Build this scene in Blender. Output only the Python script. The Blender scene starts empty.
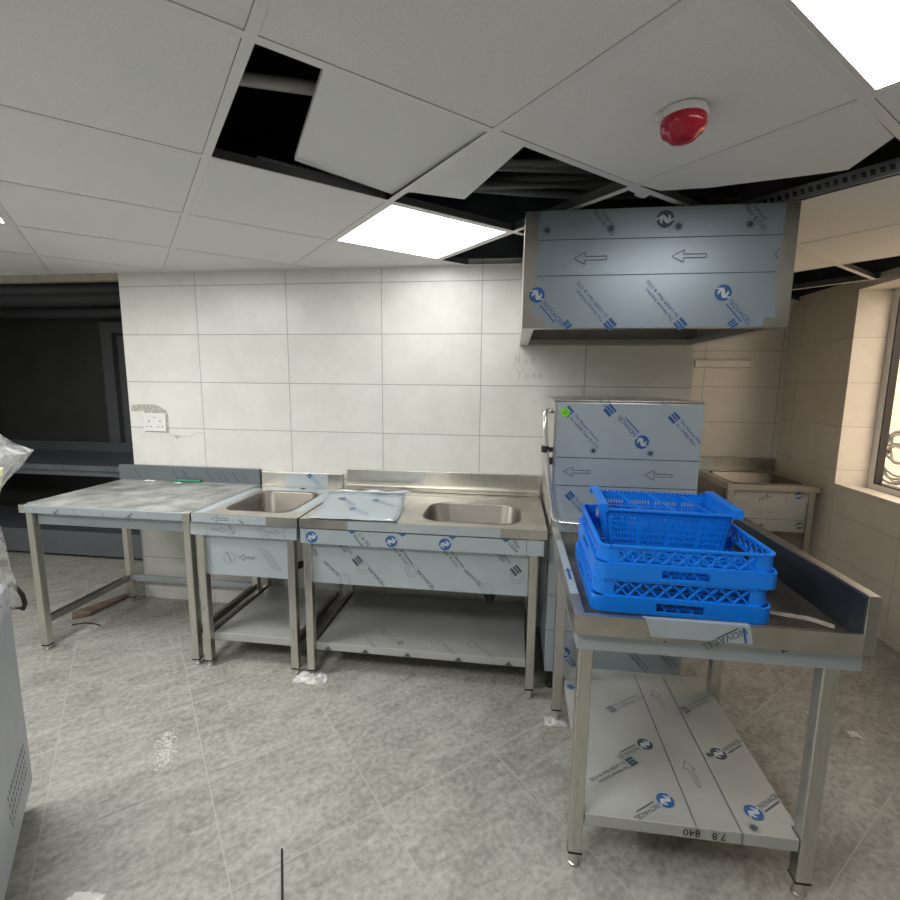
import bpy, bmesh, math, random
from mathutils import Vector, Matrix
C = bpy.context.scene.collection
PI = math.pi
TH = -0.727805565
U = Vector((math.cos(TH), -math.sin(TH))); V = Vector((math.sin(TH), math.cos(TH)))
def uv(u, v): return (u*U.x + v*V.x, u*U.y + v*V.y)
CZ = 2.188                      # ceiling height

# ------------------------------------------------------------------ materials
def nt(name):
    m = bpy.data.materials.new(name); m.use_nodes = True
    n = m.node_tree; return m, n, n.nodes['Principled BSDF']
def N(n, t, **k):
    x = n.nodes.new(t)
    for a, b in k.items(): setattr(x, a, b)
    return x
def mat(name, col, rough=.5, metal=0., noise=0., scale=20., bump=0., spec=None, stretch=None, rvar=0.):
    m, n, b = nt(name)
    b.inputs['Base Color'].default_value = (*col, 1); b.inputs['Roughness'].default_value = rough
    b.inputs['Metallic'].default_value = metal
    if spec is not None: b.inputs['Specular IOR Level'].default_value = spec
    if noise or bump or rvar:
        tc = N(n, 'ShaderNodeTexCoord'); mp = N(n, 'ShaderNodeMapping')
        if stretch: mp.inputs['Scale'].default_value = stretch
        n.links.new(tc.outputs['Object'], mp.inputs[0])
        nz = N(n, 'ShaderNodeTexNoise'); nz.inputs['Scale'].default_value = scale; nz.inputs['Detail'].default_value = 5
        n.links.new(mp.outputs[0], nz.inputs['Vector'])
        if noise:
            cr = N(n, 'ShaderNodeValToRGB')
            cr.color_ramp.elements[0].position = .3; cr.color_ramp.elements[1].position = .7
            cr.color_ramp.elements[0].color = (*[max(0, c*(1-noise)) for c in col], 1)
            cr.color_ramp.elements[1].color = (*[min(1, c*(1+noise)) for c in col], 1)
            n.links.new(nz.outputs['Fac'], cr.inputs[0]); n.links.new(cr.outputs[0], b.inputs['Base Color'])
        if rvar:
            mr = N(n, 'ShaderNodeMapRange'); mr.inputs['To Min'].default_value = rough-rvar; mr.inputs['To Max'].default_value = rough+rvar
            n.links.new(nz.outputs['Fac'], mr.inputs[0]); n.links.new(mr.outputs[0], b.inputs['Roughness'])
        if bump:
            bp = N(n, 'ShaderNodeBump'); bp.inputs['Strength'].default_value = bump; bp.inputs['Distance'].default_value = .004
            n.links.new(nz.outputs['Fac'], bp.inputs['Height']); n.links.new(bp.outputs[0], b.inputs['Normal'])
    return m
def emit(name, col, s):
    m, n, b = nt(name)
    b.inputs['Base Color'].default_value = (.9, .9, .9, 1)
    b.inputs['Emission Color'].default_value = (*col, 1); b.inputs['Emission Strength'].default_value = s
    return m
def math_node(n, op, a, b=None):
    x = N(n, 'ShaderNodeMath', operation=op)
    for i, s in enumerate((a, b)):
        if s is None: continue
        if isinstance(s, (int, float)): x.inputs[i].default_value = s
        else: n.links.new(s, x.inputs[i])
    return x.outputs[0]
def tile_mat(name, c1, c2, grout, su, sv, ou, ov, w, axes, rough, vein=False, angle=0.):
    """rectangular tiles: lines every su / sv along two axes of world space"""
    m, n, b = nt(name)
    g = N(n, 'ShaderNodeNewGeometry'); mp = N(n, 'ShaderNodeMapping'); mp.vector_type = 'POINT'
    mp.inputs['Rotation'].default_value = (0, 0, angle)
    n.links.new(g.outputs['Position'], mp.inputs[0])
    sp = N(n, 'ShaderNodeSeparateXYZ'); n.links.new(mp.outputs[0], sp.inputs[0])
    A = sp.outputs[axes[0]]; B = sp.outputs[axes[1]]
    def line(s, size, off):
        f = math_node(n, 'DIVIDE', math_node(n, 'SUBTRACT', s, off), size)
        fr = math_node(n, 'FRACT', f)
        d = math_node(n, 'ABSOLUTE', math_node(n, 'SUBTRACT', fr, .5))
        return math_node(n, 'GREATER_THAN', d, .5 - w/size/2), math_node(n, 'FLOOR', f)
    la, ia = line(A, su, ou); lb, ib = line(B, sv, ov)
    ln = math_node(n, 'MAXIMUM', la, lb)
    cell = N(n, 'ShaderNodeCombineXYZ'); n.links.new(ia, cell.inputs[0]); n.links.new(ib, cell.inputs[1])
    wn = N(n, 'ShaderNodeTexWhiteNoise'); n.links.new(cell.outputs[0], wn.inputs['Vector'])
    off = N(n, 'ShaderNodeVectorMath', operation='MULTIPLY_ADD')
    n.links.new(wn.outputs['Color'], off.inputs[0]); off.inputs[1].default_value = (7, 7, 7)
    n.links.new(mp.outputs[0], off.inputs[2])
    nz = N(n, 'ShaderNodeTexNoise'); nz.inputs['Detail'].default_value = 8; nz.inputs['Roughness'].default_value = .68
    if vein:
        m2 = N(n, 'ShaderNodeMapping'); m2.inputs['Scale'].default_value = (2.6, 6.5, 1)
        n.links.new(off.outputs[0], m2.inputs[0]); n.links.new(m2.outputs[0], nz.inputs['Vector'])
        nz.inputs['Scale'].default_value = 1.6; nz.inputs['Distortion'].default_value = 1.1
    else:
        n.links.new(off.outputs[0], nz.inputs['Vector']); nz.inputs['Scale'].default_value = 5
    fac = nz.outputs['Fac']
    if vein:
        fine = N(n, 'ShaderNodeTexNoise'); fine.inputs['Scale'].default_value = 46; fine.inputs['Detail'].default_value = 6
        n.links.new(mp.outputs[0], fine.inputs['Vector'])
        big = N(n, 'ShaderNodeTexNoise'); big.inputs['Scale'].default_value = 1.7; big.inputs['Detail'].default_value = 3
        n.links.new(mp.outputs[0], big.inputs['Vector'])
        fac = math_node(n, 'ADD', math_node(n, 'MULTIPLY', fac, .45), math_node(n, 'ADD', math_node(n, 'MULTIPLY', fine.outputs['Fac'], .38), math_node(n, 'MULTIPLY', big.outputs['Fac'], .17)))
    cr = N(n, 'ShaderNodeValToRGB'); cr.color_ramp.elements[0].position = .36; cr.color_ramp.elements[1].position = .62
    cr.color_ramp.elements[0].color = (*c1, 1); cr.color_ramp.elements[1].color = (*c2, 1)
    n.links.new(fac, cr.inputs[0])
    mx = N(n, 'ShaderNodeMix', data_type='RGBA'); n.links.new(ln, mx.inputs['Factor'])
    n.links.new(cr.outputs[0], mx.inputs['A']); mx.inputs['B'].default_value = (*grout, 1)
    n.links.new(mx.outputs['Result'], b.inputs['Base Color'])
    b.inputs['Roughness'].default_value = rough
    h = math_node(n, 'SUBTRACT', math_node(n, 'MULTIPLY', fac, .35 if vein else .05), ln)
    bp = N(n, 'ShaderNodeBump'); bp.inputs['Strength'].default_value = .35; bp.inputs['Distance'].default_value = .002
    n.links.new(h, bp.inputs['Height']); n.links.new(bp.outputs[0], b.inputs['Normal'])
    return m

M = {}
M['floor'] = tile_mat('stone floor tile', (.20, .196, .176), (.46, .452, .415), (.42, .412, .378), .5, .5, .252, -.08, .0045, (0, 1), .55, True, TH)
M['tile_xz'] = tile_mat('cream wall tile', (.64, .635, .60), (.70, .695, .66), (.36, .355, .335), .6, .3, 0, 0, .005, (0, 2), .32)
M['tile_yz'] = tile_mat('cream wall tile daylight tint', (.63, .60, .54), (.69, .66, .60), (.40, .38, .34), .6, .3, .13, .04, .004, (1, 2), .32)  # same tile, colour warmed to stand in for window daylight
M['white_wall'] = mat('white paint', (.62, .62, .60), .7, noise=.03)
M['void'] = mat('shade darkened void', (.042, .048, .056), .9, noise=.35, scale=6)  # near-black colour stands in for the shade above the ceiling
M['shaded_wall'] = mat('shade darkened wall', (.062, .064, .058), .6, noise=.15, scale=3)  # base colour darkened to stand in for the room being unlit
M['shaded_frame'] = mat('shade darkened door frame', (.14, .145, .155), .5)  # colour lowered to carry the unlit room's shade
M['ceil'] = mat('mineral ceiling tile', (.78, .785, .775), .92, noise=.05, scale=260, bump=.25)
M['tee'] = mat('white ceiling grid', (.74, .745, .735), .45)
M['galv'] = mat('galvanised steel', (.58, .60, .61), .38, .9)
M['web'] = mat('shade darkened bare steel web', (.13, .135, .14), .6, .4)  # bare steel, colour darkened further because the webs sit unlit
M['steel'] = mat('brushed stainless steel', (.62, .605, .56), .30, 1., noise=.06, scale=9, stretch=(12, 12, 1.2), rvar=.07)
M['steel_top'] = mat('scuffed stainless steel', (.56, .54, .49), .33, 1., noise=.16, scale=7, rvar=.10)
M['steel_dark'] = mat('dull stainless steel', (.36, .35, .32), .38, 1., noise=.12, scale=10, rvar=.08)
M['basin'] = mat('satin stainless steel', (.23, .215, .19), .42, 1., noise=.08, scale=12, rvar=.06)
M['film'] = mat('blue grey protective film', (.285, .345, .395), .34, .4)
M['film_dw'] = mat('lit blue grey protective film', (.43, .50, .555), .36, .3)  # same film as the hood, colour lightened as if lit from front left
M['chrome'] = mat('bright tube', (.82, .82, .80), .22, .85)
M['film_pale'] = mat('pale protective film', (.435, .495, .53), .36, .35, noise=.05, scale=4, rvar=.05)
M['film_grey'] = mat('matt grey protective film', (.42, .43, .42), .42, .25, noise=.07, scale=5, rvar=.05)
M['grime'] = mat('grimy wet steel', (.105, .095, .08), .34, .55, noise=.75, scale=5, rvar=.18)
M['smear'] = mat('dried dusty smear', (.30, .27, .22), .7, noise=.5, scale=22)
M['film_black'] = mat('very dark film', (.035, .042, .052), .35, .3, noise=.15, scale=6)
M['film_mid'] = mat('mid grey protective film', (.33, .375, .40), .36, .35, noise=.05, scale=4)
M['film_dust'] = mat('dusty film', (.31, .32, .31), .5, .15, noise=.42, scale=9, rvar=.1, bump=.15)
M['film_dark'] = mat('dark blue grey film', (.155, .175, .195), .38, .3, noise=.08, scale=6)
M['print_blue'] = mat('blue print', (.018, .10, .30), .5)
M['print_dark'] = mat('dark slate print', (.055, .085, .115), .5)
M['print_grey'] = mat('grey print', (.16, .19, .21), .5)
M['print_light'] = mat('unprinted logo ground', (.50, .55, .58), .4, .2)
M['ink'] = mat('black marker ink', (.012, .012, .014), .6)
M['pencil'] = mat('pencil marks', (.34, .33, .31), .8)
M['black'] = mat('black rubber', (.012, .012, .013), .55)
M['rubber_foot'] = mat('dark plastic foot', (.05, .05, .05), .5)
M['blue'] = mat('bright blue plastic', (.004, .195, .78), .36, noise=.05, scale=14)
M['red'] = mat('red polycarbonate', (.36, .006, .026), .16)
M['white_plastic'] = mat('white plastic', (.70, .70, .68), .35)
M['socket_hole'] = mat('socket slots', (.03, .03, .03), .6)
M['plaster'] = mat('rough cut plaster', (.42, .40, .36), .95, noise=.3, scale=60, bump=.8)
M['appliance'] = mat('pale blue grey enamel', (.44, .475, .52), .38, .1, noise=.03)
M['wood'] = mat('raw timber board', (.22, .16, .125), .8, noise=.3, scale=5, stretch=(1, 8, 8))
M['lintel'] = mat('dusty timber batten', (.40, .355, .28), .8, noise=.15, scale=12)
M['green'] = mat('green plastic', (.02, .22, .13), .4)
M['sticker'] = mat('lime sticker', (.23, .72, .03), .5)
M['sticker_d'] = mat('dark green print', (.03, .22, .02), .5)
M['paper'] = mat('white paper', (.72, .71, .68), .8, noise=.08, scale=30)
M['duct'] = mat('shade darkened duct', (.085, .085, .095), .55)  # duct colour kept dark for the shade of the unlit room
M['grey_cable'] = mat('grey cable sheath', (.22, .225, .235), .5)
M['pipe'] = mat('white plastic pipe', (.62, .61, .58), .4)
M['frame'] = mat('white window frame', (.74, .73, .71), .4)
M['sill'] = mat('cream sill tile', (.66, .62, .55), .4, noise=.04)
M['ext_wall'] = mat('cream rendered wall', (.78, .70, .48), .9, noise=.08, scale=3)
M['ext_ground'] = mat('pale paving', (.60, .57, .50), .9, noise=.12, scale=4)
M['yellow'] = mat('pale yellow label paper', (.72, .74, .42), .7)
M['dust'] = mat('white plaster dust', (.60, .595, .57), .95)
M['led'] = emit('lit led diffuser', (1, .985, .955), 31.)
M['led_dim'] = emit('weaker led diffuser', (1, .985, .955), 8.)
def plastic_sheet(name, op, tint):
    m, n, b = nt(name)
    b.inputs['Base Color'].default_value = (*tint, 1); b.inputs['Roughness'].default_value = .22
    tr = N(n, 'ShaderNodeBsdfTransparent'); mx = N(n, 'ShaderNodeMixShader')
    g = N(n, 'ShaderNodeTexCoord'); nz = N(n, 'ShaderNodeTexNoise'); nz.inputs['Scale'].default_value = 9; nz.inputs['Detail'].default_value = 4; nz.inputs['Distortion'].default_value = 1.5
    n.links.new(g.outputs['Object'], nz.inputs['Vector'])
    mr = N(n, 'ShaderNodeMapRange'); mr.inputs['From Min'].default_value = .38; mr.inputs['From Max'].default_value = .66
    mr.inputs['To Min'].default_value = op[0]; mr.inputs['To Max'].default_value = op[1]
    n.links.new(nz.outputs['Fac'], mr.inputs[0]); n.links.new(mr.outputs[0], mx.inputs[0])
    n.links.new(tr.outputs[0], mx.inputs[1]); n.links.new(b.outputs[0], mx.inputs[2])
    n.links.new(mx.outputs[0], n.nodes['Material Output'].inputs['Surface'])
    return m
M['plastic'] = plastic_sheet('clear plastic sheet', (.12, .62), (.82, .83, .84))
M['crumple'] = plastic_sheet('crumpled clear film', (.25, .8), (.85, .85, .84))
def glass():
    m, n, b = nt('window glass')
    tr = N(n, 'ShaderNodeBsdfTransparent'); gl = N(n, 'ShaderNodeBsdfGlossy'); gl.inputs['Roughness'].default_value = .02
    mx = N(n, 'ShaderNodeMixShader'); mx.inputs[0].default_value = .06
    n.links.new(tr.outputs[0], mx.inputs[1]); n.links.new(gl.outputs[0], mx.inputs[2])
    n.links.new(mx.outputs[0], n.nodes['Material Output'].inputs['Surface']); return m
M['glass'] = glass()

# ------------------------------------------------------------------ mesh builder
ROOT = {}
class MB:
    def __init__(s): s.v = []; s.f = []; s.m = []; s.mi = 0
    def add(s, vs, fs):
        o = len(s.v); s.v += [tuple(x) for x in vs]
        for f in fs: s.f.append([o+i for i in f]); s.m.append(s.mi)
        return s
    def box(s, x0, x1, y0, y1, z0, z1):
        return s.add([(x0,y0,z0),(x1,y0,z0),(x1,y1,z0),(x0,y1,z0),(x0,y0,z1),(x1,y0,z1),(x1,y1,z1),(x0,y1,z1)],
                     [(3,2,1,0),(4,5,6,7),(0,1,5,4),(1,2,6,5),(2,3,7,6),(3,0,4,7)])
    def prism(s, poly, z0, z1):
        n = len(poly)
        a = sum(poly[i][0]*poly[(i+1)%n][1]-poly[(i+1)%n][0]*poly[i][1] for i in range(n))
        if a < 0: poly = poly[::-1]
        return s.add([(x,y,z0) for x,y in poly]+[(x,y,z1) for x,y in poly],
            [tuple(range(n-1,-1,-1)), tuple(range(n,2*n))]+[(i,(i+1)%n,n+(i+1)%n,n+i) for i in range(n)])
    def bar(s, a, b, w, h, up=(0,0,1)):
        a = Vector(a); b = Vector(b); d = (b-a).normalized(); up = Vector(up)
        if abs(d.dot(up)) > .98: up = Vector((1,0,0))
        r = d.cross(up).normalized(); t = r.cross(d)
        q = [(-w/2,-h/2),(w/2,-h/2),(w/2,h/2),(-w/2,h/2)]
        vs = [a+r*x+t*y for x,y in q]+[b+r*x+t*y for x,y in q]
        return s.add(vs, [(3,2,1,0),(4,5,6,7),(0,1,5,4),(1,2,6,5),(2,3,7,6),(3,0,4,7)])
    def tube(s, pts, r, k=10, closed=False):
        pts = [Vector(p) for p in pts]; n = len(pts); rings = []; prev = None
        for i in range(n):
            d = (pts[(i+1)%n]-pts[i-1]) if closed else (pts[min(i+1,n-1)]-pts[max(i-1,0)])
            d.normalize()
            if prev is None:
                u = d.cross(Vector((0,0,1)) if abs(d.z) < .9 else Vector((1,0,0))).normalized()
            else: u = (prev - d*prev.dot(d)).normalized()
            prev = u; w = d.cross(u)
            rr = r[i] if isinstance(r, (list, tuple)) else r
            rings.append([pts[i]+(u*math.cos(2*PI*j/k)+w*math.sin(2*PI*j/k))*rr for j in range(k)])
        vs = [v for q in rings for v in q]; fs = []
        for i in range(n if closed else n-1):
            i2 = (i+1)%n
            for j in range(k): fs.append((i*k+j, i*k+(j+1)%k, i2*k+(j+1)%k, i2*k+j))
        if not closed: fs += [tuple(range(k-1,-1,-1)), tuple(range((n-1)*k, n*k))]
        return s.add(vs, fs)
    def lathe(s, prof, c, k=24, axis='z'):
        vs = []; fs = []; n = len(prof)
        for r, z in prof:
            for j in range(k):
                a = 2*PI*j/k; x, y = r*math.cos(a), r*math.sin(a)
                vs.append((c[0]+x, c[1]+y, c[2]+z) if axis == 'z' else ((c[0]+x, c[1]+z, c[2]+y) if axis == 'y' else (c[0]+z, c[1]+x, c[2]+y)))
        for i in range(n-1):
            for j in range(k): fs.append((i*k+j, i*k+(j+1)%k, (i+1)*k+(j+1)%k, (i+1)*k+j))
        fs += [tuple(range(k-1,-1,-1)), tuple(range((n-1)*k, n*k))]
        return s.add(vs, fs)
    def loft(s, loops, cap0=False, cap1=False):
        n = len(loops[0]); vs = [v for l in loops for v in l]; fs = []
        for i in range(len(loops)-1):
            for j in range(n): fs.append((i*n+j, i*n+(j+1)%n, (i+1)*n+(j+1)%n, (i+1)*n+j))
        if cap0: fs.append(tuple(range(n-1,-1,-1)))
        if cap1: fs.append(tuple(range((len(loops)-1)*n, len(loops)*n)))
        return s.add(vs, fs)
    def build(s, name, m, parent=None, bevel=0., smooth=False, solid=0., local=False, seg=2):
        me = bpy.data.meshes.new(name); o = bpy.data.objects.new(name, me); C.objects.link(o)
        org = Vector((0,0,0)); p = parent; chain = parent
        while chain is not None:
            if chain.name in ROOT: org = ROOT[chain.name]; break
            chain = chain.parent
        vs = s.v if (local or parent is None) else [tuple(Vector(v)-org) for v in s.v]
        me.from_pydata(vs, [], s.f); me.update()
        for x in (m if isinstance(m, (list, tuple)) else [m]): me.materials.append(x)
        for pl, i in zip(me.polygons, s.m): pl.material_index = i
        if smooth:
            for pl in me.polygons: pl.use_smooth = True
        if parent is not None: o.parent = parent
        if solid:
            md = o.modifiers.new('thickness', 'SOLIDIFY'); md.thickness = solid; md.offset = -1
        if bevel:
            md = o.modifiers.new('bevel', 'BEVEL'); md.width = bevel; md.segments = seg; md.limit_method = 'ANGLE'; md.angle_limit = math.radians(40)
        return o
def B(x0, x1, y0, y1, z0, z1): return MB().box(x0, x1, y0, y1, z0, z1)
def rrect(x0, x1, y0, y1, r, z, k=6):
    out = []
    for cx, cy, a in ((x1-r, y1-r, 0), (x0+r, y1-r, 90), (x0+r, y0+r, 180), (x1-r, y0+r, 270)):
        for i in range(k+1):
            t = math.radians(a+90*i/k); out.append((cx+r*math.cos(t), cy+r*math.sin(t), z))
    return out
def tag(o, label, cat, group=None):
    o['label'] = label; o['category'] = cat
    if group: o['group'] = group
    return o
def thing(name, label, cat, loc=(0,0,0), rz=0., group=None):
    o = bpy.data.objects.new(name, None); C.objects.link(o); o.empty_display_size = .1
    o.location = loc; o.rotation_euler = (0, 0, rz); ROOT[o.name] = Vector(loc)
    return tag(o, label, cat, group)
def struct(name, mb, m, parent=None, **k):
    o = mb.build(name, m, parent, **k)
    if parent is None: o['kind'] = 'structure'
    return o

# ------------------------------------------------------------------ prints on film
_tx = {}
def text_mesh(s):
    if s in _tx: return _tx[s]
    cu = bpy.data.curves.new('lettering', 'FONT'); cu.body = s; cu.size = 1; cu.resolution_u = 2
    o = bpy.data.objects.new('lettering', cu); C.objects.link(o)
    dg = bpy.context.evaluated_depsgraph_get(); me = o.evaluated_get(dg).to_mesh()
    vs = [(v.co.x, v.co.y) for v in me.vertices]; fs = [tuple(p.vertices) for p in me.polygons]
    o.evaluated_get(dg).to_mesh_clear(); bpy.data.objects.remove(o); bpy.data.curves.remove(cu)
    _tx[s] = (vs, fs); return vs, fs
class Print(MB):
    """flat ink on a plane: origin o, in-plane axes ax, ay"""
    def __init__(s, o, ax, ay, lift=.0012):
        super().__init__(); s.o = Vector(o); s.ax = Vector(ax); s.ay = Vector(ay); s.n = s.ax.cross(s.ay); s.o += s.n*lift; s.k = 0
    def put(s, vs, fs, x, y, a, sc):
        c, t = math.cos(math.radians(a))*sc, math.sin(math.radians(a))*sc
        e = s.n*(.00003*s.k); s.k += 1
        s.add([s.o+s.ax*(x+c*p-t*q)+s.ay*(y+t*p+c*q)+e for p, q in vs], fs)
    def text(s, st, x, y, a, size, mi=0):
        s.mi = mi; vs, fs = text_mesh(st); s.put(vs, fs, x, y, a, size)
    def line(s, x0, y0, x1, y1, w, mi=1):
        s.mi = mi; d = Vector((x1-x0, y1-y0)); L = d.length; a = math.degrees(math.atan2(d.y, d.x))
        s.put([(0,-w/2),(L,-w/2),(L,w/2),(0,w/2)], [(0,1,2,3)], x0, y0, a, 1)
    def poly(s, pts, x, y, a, sc, mi=0):
        s.mi = mi; s.put(pts, [tuple(range(len(pts)))], x, y, a, sc)
    def ring(s, x, y, r, w, a0=0, a1=360, mi=0, k=24):
        s.mi = mi; vs = []; fs = []
        for i in range(k+1):
            t = math.radians(a0+(a1-a0)*i/k); vs += [(r*math.cos(t), r*math.sin(t)), ((r-w)*math.cos(t), (r-w)*math.sin(t))]
        for i in range(k): fs.append((2*i+1, 2*i, 2*i+2, 2*i+3))
        s.put(vs, fs, x, y, 0, 1)
    def logo(s, x, y, d, a=0, mi=0):
        r = d/2
        s.poly([(math.cos(2*PI*i/28), math.sin(2*PI*i/28)) for i in range(28)], x, y, 0, r, mi)
        for pts in ([(-.62,-.30),(-.34,-.58),(-.34,.30),(-.62,.30)], [(.34,-.30),(.62,-.30),(.62,.30),(.34,.58)], [(-.62,.30),(-.38,.52),(-.10,.42),(.62,-.30),(.38,-.52),(.10,-.42)], [(-1.0,.05),(-.62,.30),(-.62,.10),(-.98,-.14)], [(1.0,-.05),(.62,-.30),(.62,-.10),(.98,.14)]):
            s.poly(pts, x, y, a, r, 3)
    def arrow(s, x, y, L, a=180, mi=1):
        w = .0022; h = L*.13; c = math.radians(a)
        P = [(0,h*.42),(.66*L,h*.42),(.66*L,h*1.45),(L,0),(.66*L,-h*1.45),(.66*L,-h*.42),(0,-h*.42)]
        Q = [(x+math.cos(c)*p-math.sin(c)*q, y+math.sin(c)*p+math.cos(c)*q) for p, q in P]
        for i in range(7): s.line(*Q[i], *Q[(i+1)%7], w, mi)
    def burst(s, x, y, r, mi=1):
        for i in range(10):
            a = 2*PI*i/10; s.poly([(-.09,0),(.09,0),(0,1)], x, y, i*36, r, mi)
        s.poly([(.42*math.cos(2*PI*i/10), .42*math.sin(2*PI*i/10)) for i in range(10)], x, y, 0, r, mi)
    def badge(s, x, y, d, a, mi=0):
        for p in ([(-.5,-.5),(.5,-.5),(.5,-.18),(-.5,-.18)], [(-.5,-.06),(.5,-.06),(.5,.14),(-.5,.14)], [(-.5,.24),(.5,.24),(.5,.5),(-.5,.5)]):
            s.poly(p, x, y, a, d, mi)
    def laser(s, x, y, a, k=1., mi=0, cut=0):
        """two lines of lettering with a solid badge in front, reading along angle a from (x, y)"""
        c, t = math.cos(math.radians(a)), math.sin(math.radians(a))
        s.badge(x, y, .034*k, a, mi)
        q = lambda p, r: (x+c*p-t*r, y+t*p+c*r)
        s.text('The Newest Solution'[:cut or None], *q(.026*k, .006*k), a, .0165*k, mi); s.text('for LASER Fiber & CO2'[:cut or None], *q(.026*k, -.014*k), a, .0165*k, mi)
    def novacel(s, x, y, a, k=1., mi=0, mt=None):
        c, t = math.cos(math.radians(a)), math.sin(math.radians(a)); mt = mi if mt is None else mt
        s.logo(x, y, .054*k, a+12, mi)
        q = lambda p, r: (x+c*p-t*r, y+t*p+c*r)
        s.text('NOVACEL', *q(.034*k, -.006*k), a, .023*k, mt); s.line(*q(.036*k, -.015*k), *q(.115*k, -.015*k), .004*k, mt)
INK = [M['print_blue'], M['print_dark'], M['print_grey'], M['print_light']]

# ================================================================== THE SETTING
XL, XR, YF = -3.0, 4.24, -5.4; XE = 2.985; XW = -.527; YA = 1.50
struct('floor', B(-4.6, 4.55, -5.6, 2.3, -.10, 0), M['floor'])
w = MB()
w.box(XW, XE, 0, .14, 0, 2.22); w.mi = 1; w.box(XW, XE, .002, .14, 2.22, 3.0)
struct('wall_back', w, [M['tile_xz'], M['void']])
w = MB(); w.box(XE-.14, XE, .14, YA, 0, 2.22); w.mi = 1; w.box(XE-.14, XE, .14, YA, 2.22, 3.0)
struct('wall_return', w, [M['tile_yz'], M['void']])
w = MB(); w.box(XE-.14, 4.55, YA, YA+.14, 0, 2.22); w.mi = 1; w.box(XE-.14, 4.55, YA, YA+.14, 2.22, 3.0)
struct('wall_alcove', w, [M['tile_xz'], M['void']])
# right wall with a splayed window opening
WY0, WY1, WZ0, WZ1 = -.60, .735, .845, 2.150  # near jamb is out of view, moved in to admit less daylight
w = MB()
w.box(XR, XR+.26, WY1, YA, 0, 2.22); w.box(XR, XR+.26, YF, WY0, 0, 2.22)
w.box(XR, XR+.26, WY0, WY1, 0, WZ0-.03); w.box(XR, XR+.26, WY0, WY1, WZ1, 2.22)
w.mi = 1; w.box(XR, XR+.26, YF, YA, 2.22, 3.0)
struct('wall_right', w, [M['tile_yz'], M['void']])
struct('wall_left', B(XL-.14, XL, YF, 0, 0, 3.0), M['white_wall'])
struct('wall_front', B(XL-.14, XR+.2, YF-.14, YF, 0, 3.0), M['white_wall'])
# dark room beyond the opening
struct('wall_dark_back', B(-4.6, XW+.2, 1.45, 1.59, 0, 3.0), M['shaded_wall'])
struct('wall_dark_left', B(-4.6, -4.46, 0, 1.45, 0, 3.0), M['shaded_wall'])
struct('wall_dark_right', B(XW+.06, XW+.2, .14, 1.45, 0, 3.0), M['shaded_wall'])
struct('wall_dark_front', B(-4.6, XL, -.14, 0, 0, 3.0), M['shaded_wall'])
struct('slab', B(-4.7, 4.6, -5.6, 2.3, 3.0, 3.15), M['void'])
struct('lintel', B(XL, XW, .0, .05, 2.142, 2.20), M['lintel'])
d = struct('door_1', B(-1.86, -1.35, 1.42, 1.448, 0, 1.93), M['shaded_frame'])
MB().box(-2.02, -1.90, 1.40, 1.449, 0, 1.96).box(-2.02, -1.2, 1.40, 1.449, 1.96, 2.06).build('door_frame', M['shaded_frame'], d)

# window
wf = MB(); xw0, xw1 = XR+.205, XR+.26
WB = WZ0-.03
wf.box(xw0, xw1, .685, .735, WB, WZ1); wf.box(xw0, xw1, -.55, .685, WB, WB+.045); wf.box(xw0, xw1, -.55, .685, WZ1-.05, WZ1)
wf.box(xw0, xw1, -.60, -.55, WB, WZ1)
wf.mi = 1
for a, b in ((-.55, .685),):
    wf.box(xw0+.004, xw0+.05, a, a+.010, WB+.045, WZ1-.05); wf.box(xw0+.004, xw0+.05, b-.010, b, WB+.045, WZ1-.05)
    wf.box(xw0+.004, xw0+.05, a, b, WB+.045, WB+.053); wf.box(xw0+.004, xw0+.05, a, b, WZ1-.058, WZ1-.05)
w1 = struct('window_1', wf, [M['frame'], M['black']])
MB().box(xw0+.028, xw0+.034, -.54, .675, WB+.053, WZ1-.058).build('pane', M['glass'], w1)
struct('window_sill', MB().add([(XR-.004,WY0,WZ0-.03),(XR+.205,WY0,WZ0-.03),(XR+.205,WY1,WZ0-.03),(XR-.004,WY1,WZ0-.03),(XR-.004,WY0,WZ0),(XR+.205,WY0,WZ0-.022),(XR+.205,WY1,WZ0-.022),(XR-.004,WY1,WZ0)], [(3,2,1,0),(4,5,6,7),(0,1,5,4),(1,2,6,5),(2,3,7,6),(3,0,4,7)]), M['sill'])
# outside
struct('ground_exterior', B(4.6, 14, -10, 14, -.4, -.3), M['ext_ground'])
w = MB(); w.box(8.5, 8.8, -4, 9, -.3, 2.5); w.mi = 1; w.box(8.44, 8.5, -4, 9, 1.42, 1.52); w.box(8.40, 8.50, 4.9, 5.0, -.3, 2.5)
struct('wall_exterior', w, [M['ext_wall'], M['frame']])
rnd = random.Random(3)
cb = MB(); pts = []
for i in range(9*22):
    a = 2*PI*i/22; k = i//22
    r = .15 + .03*math.sin(k*2.1) + .012*math.sin(a*3+k); pts.append((4.86+.035*math.sin(a*2+k)+.01*(k % 3), 1.09+r*math.cos(a), .86+.19*(k % 3)/3+r*math.sin(a)*.95+.08))
cb.tube(pts, .009, 6)
tag(cb.build('cable_coil', M['grey_cable'], smooth=True), 'tangled coil of grey cable outside beyond the window glass', 'cable')
tag(B(4.56, 5.1, .4, 1.6, .69, .772).build('outer_ledge', M['ext_ground'], bevel=.01), 'pale stone ledge outside the window under the cable coil', 'ledge')
MB().box(4.6, 4.9, .45, .52, -.3, .69).box(4.6, 4.9, 1.4, 1.47, -.3, .69).build('ledge_support', M['ext_ground'], bpy.data.objects['outer_ledge'])

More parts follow.
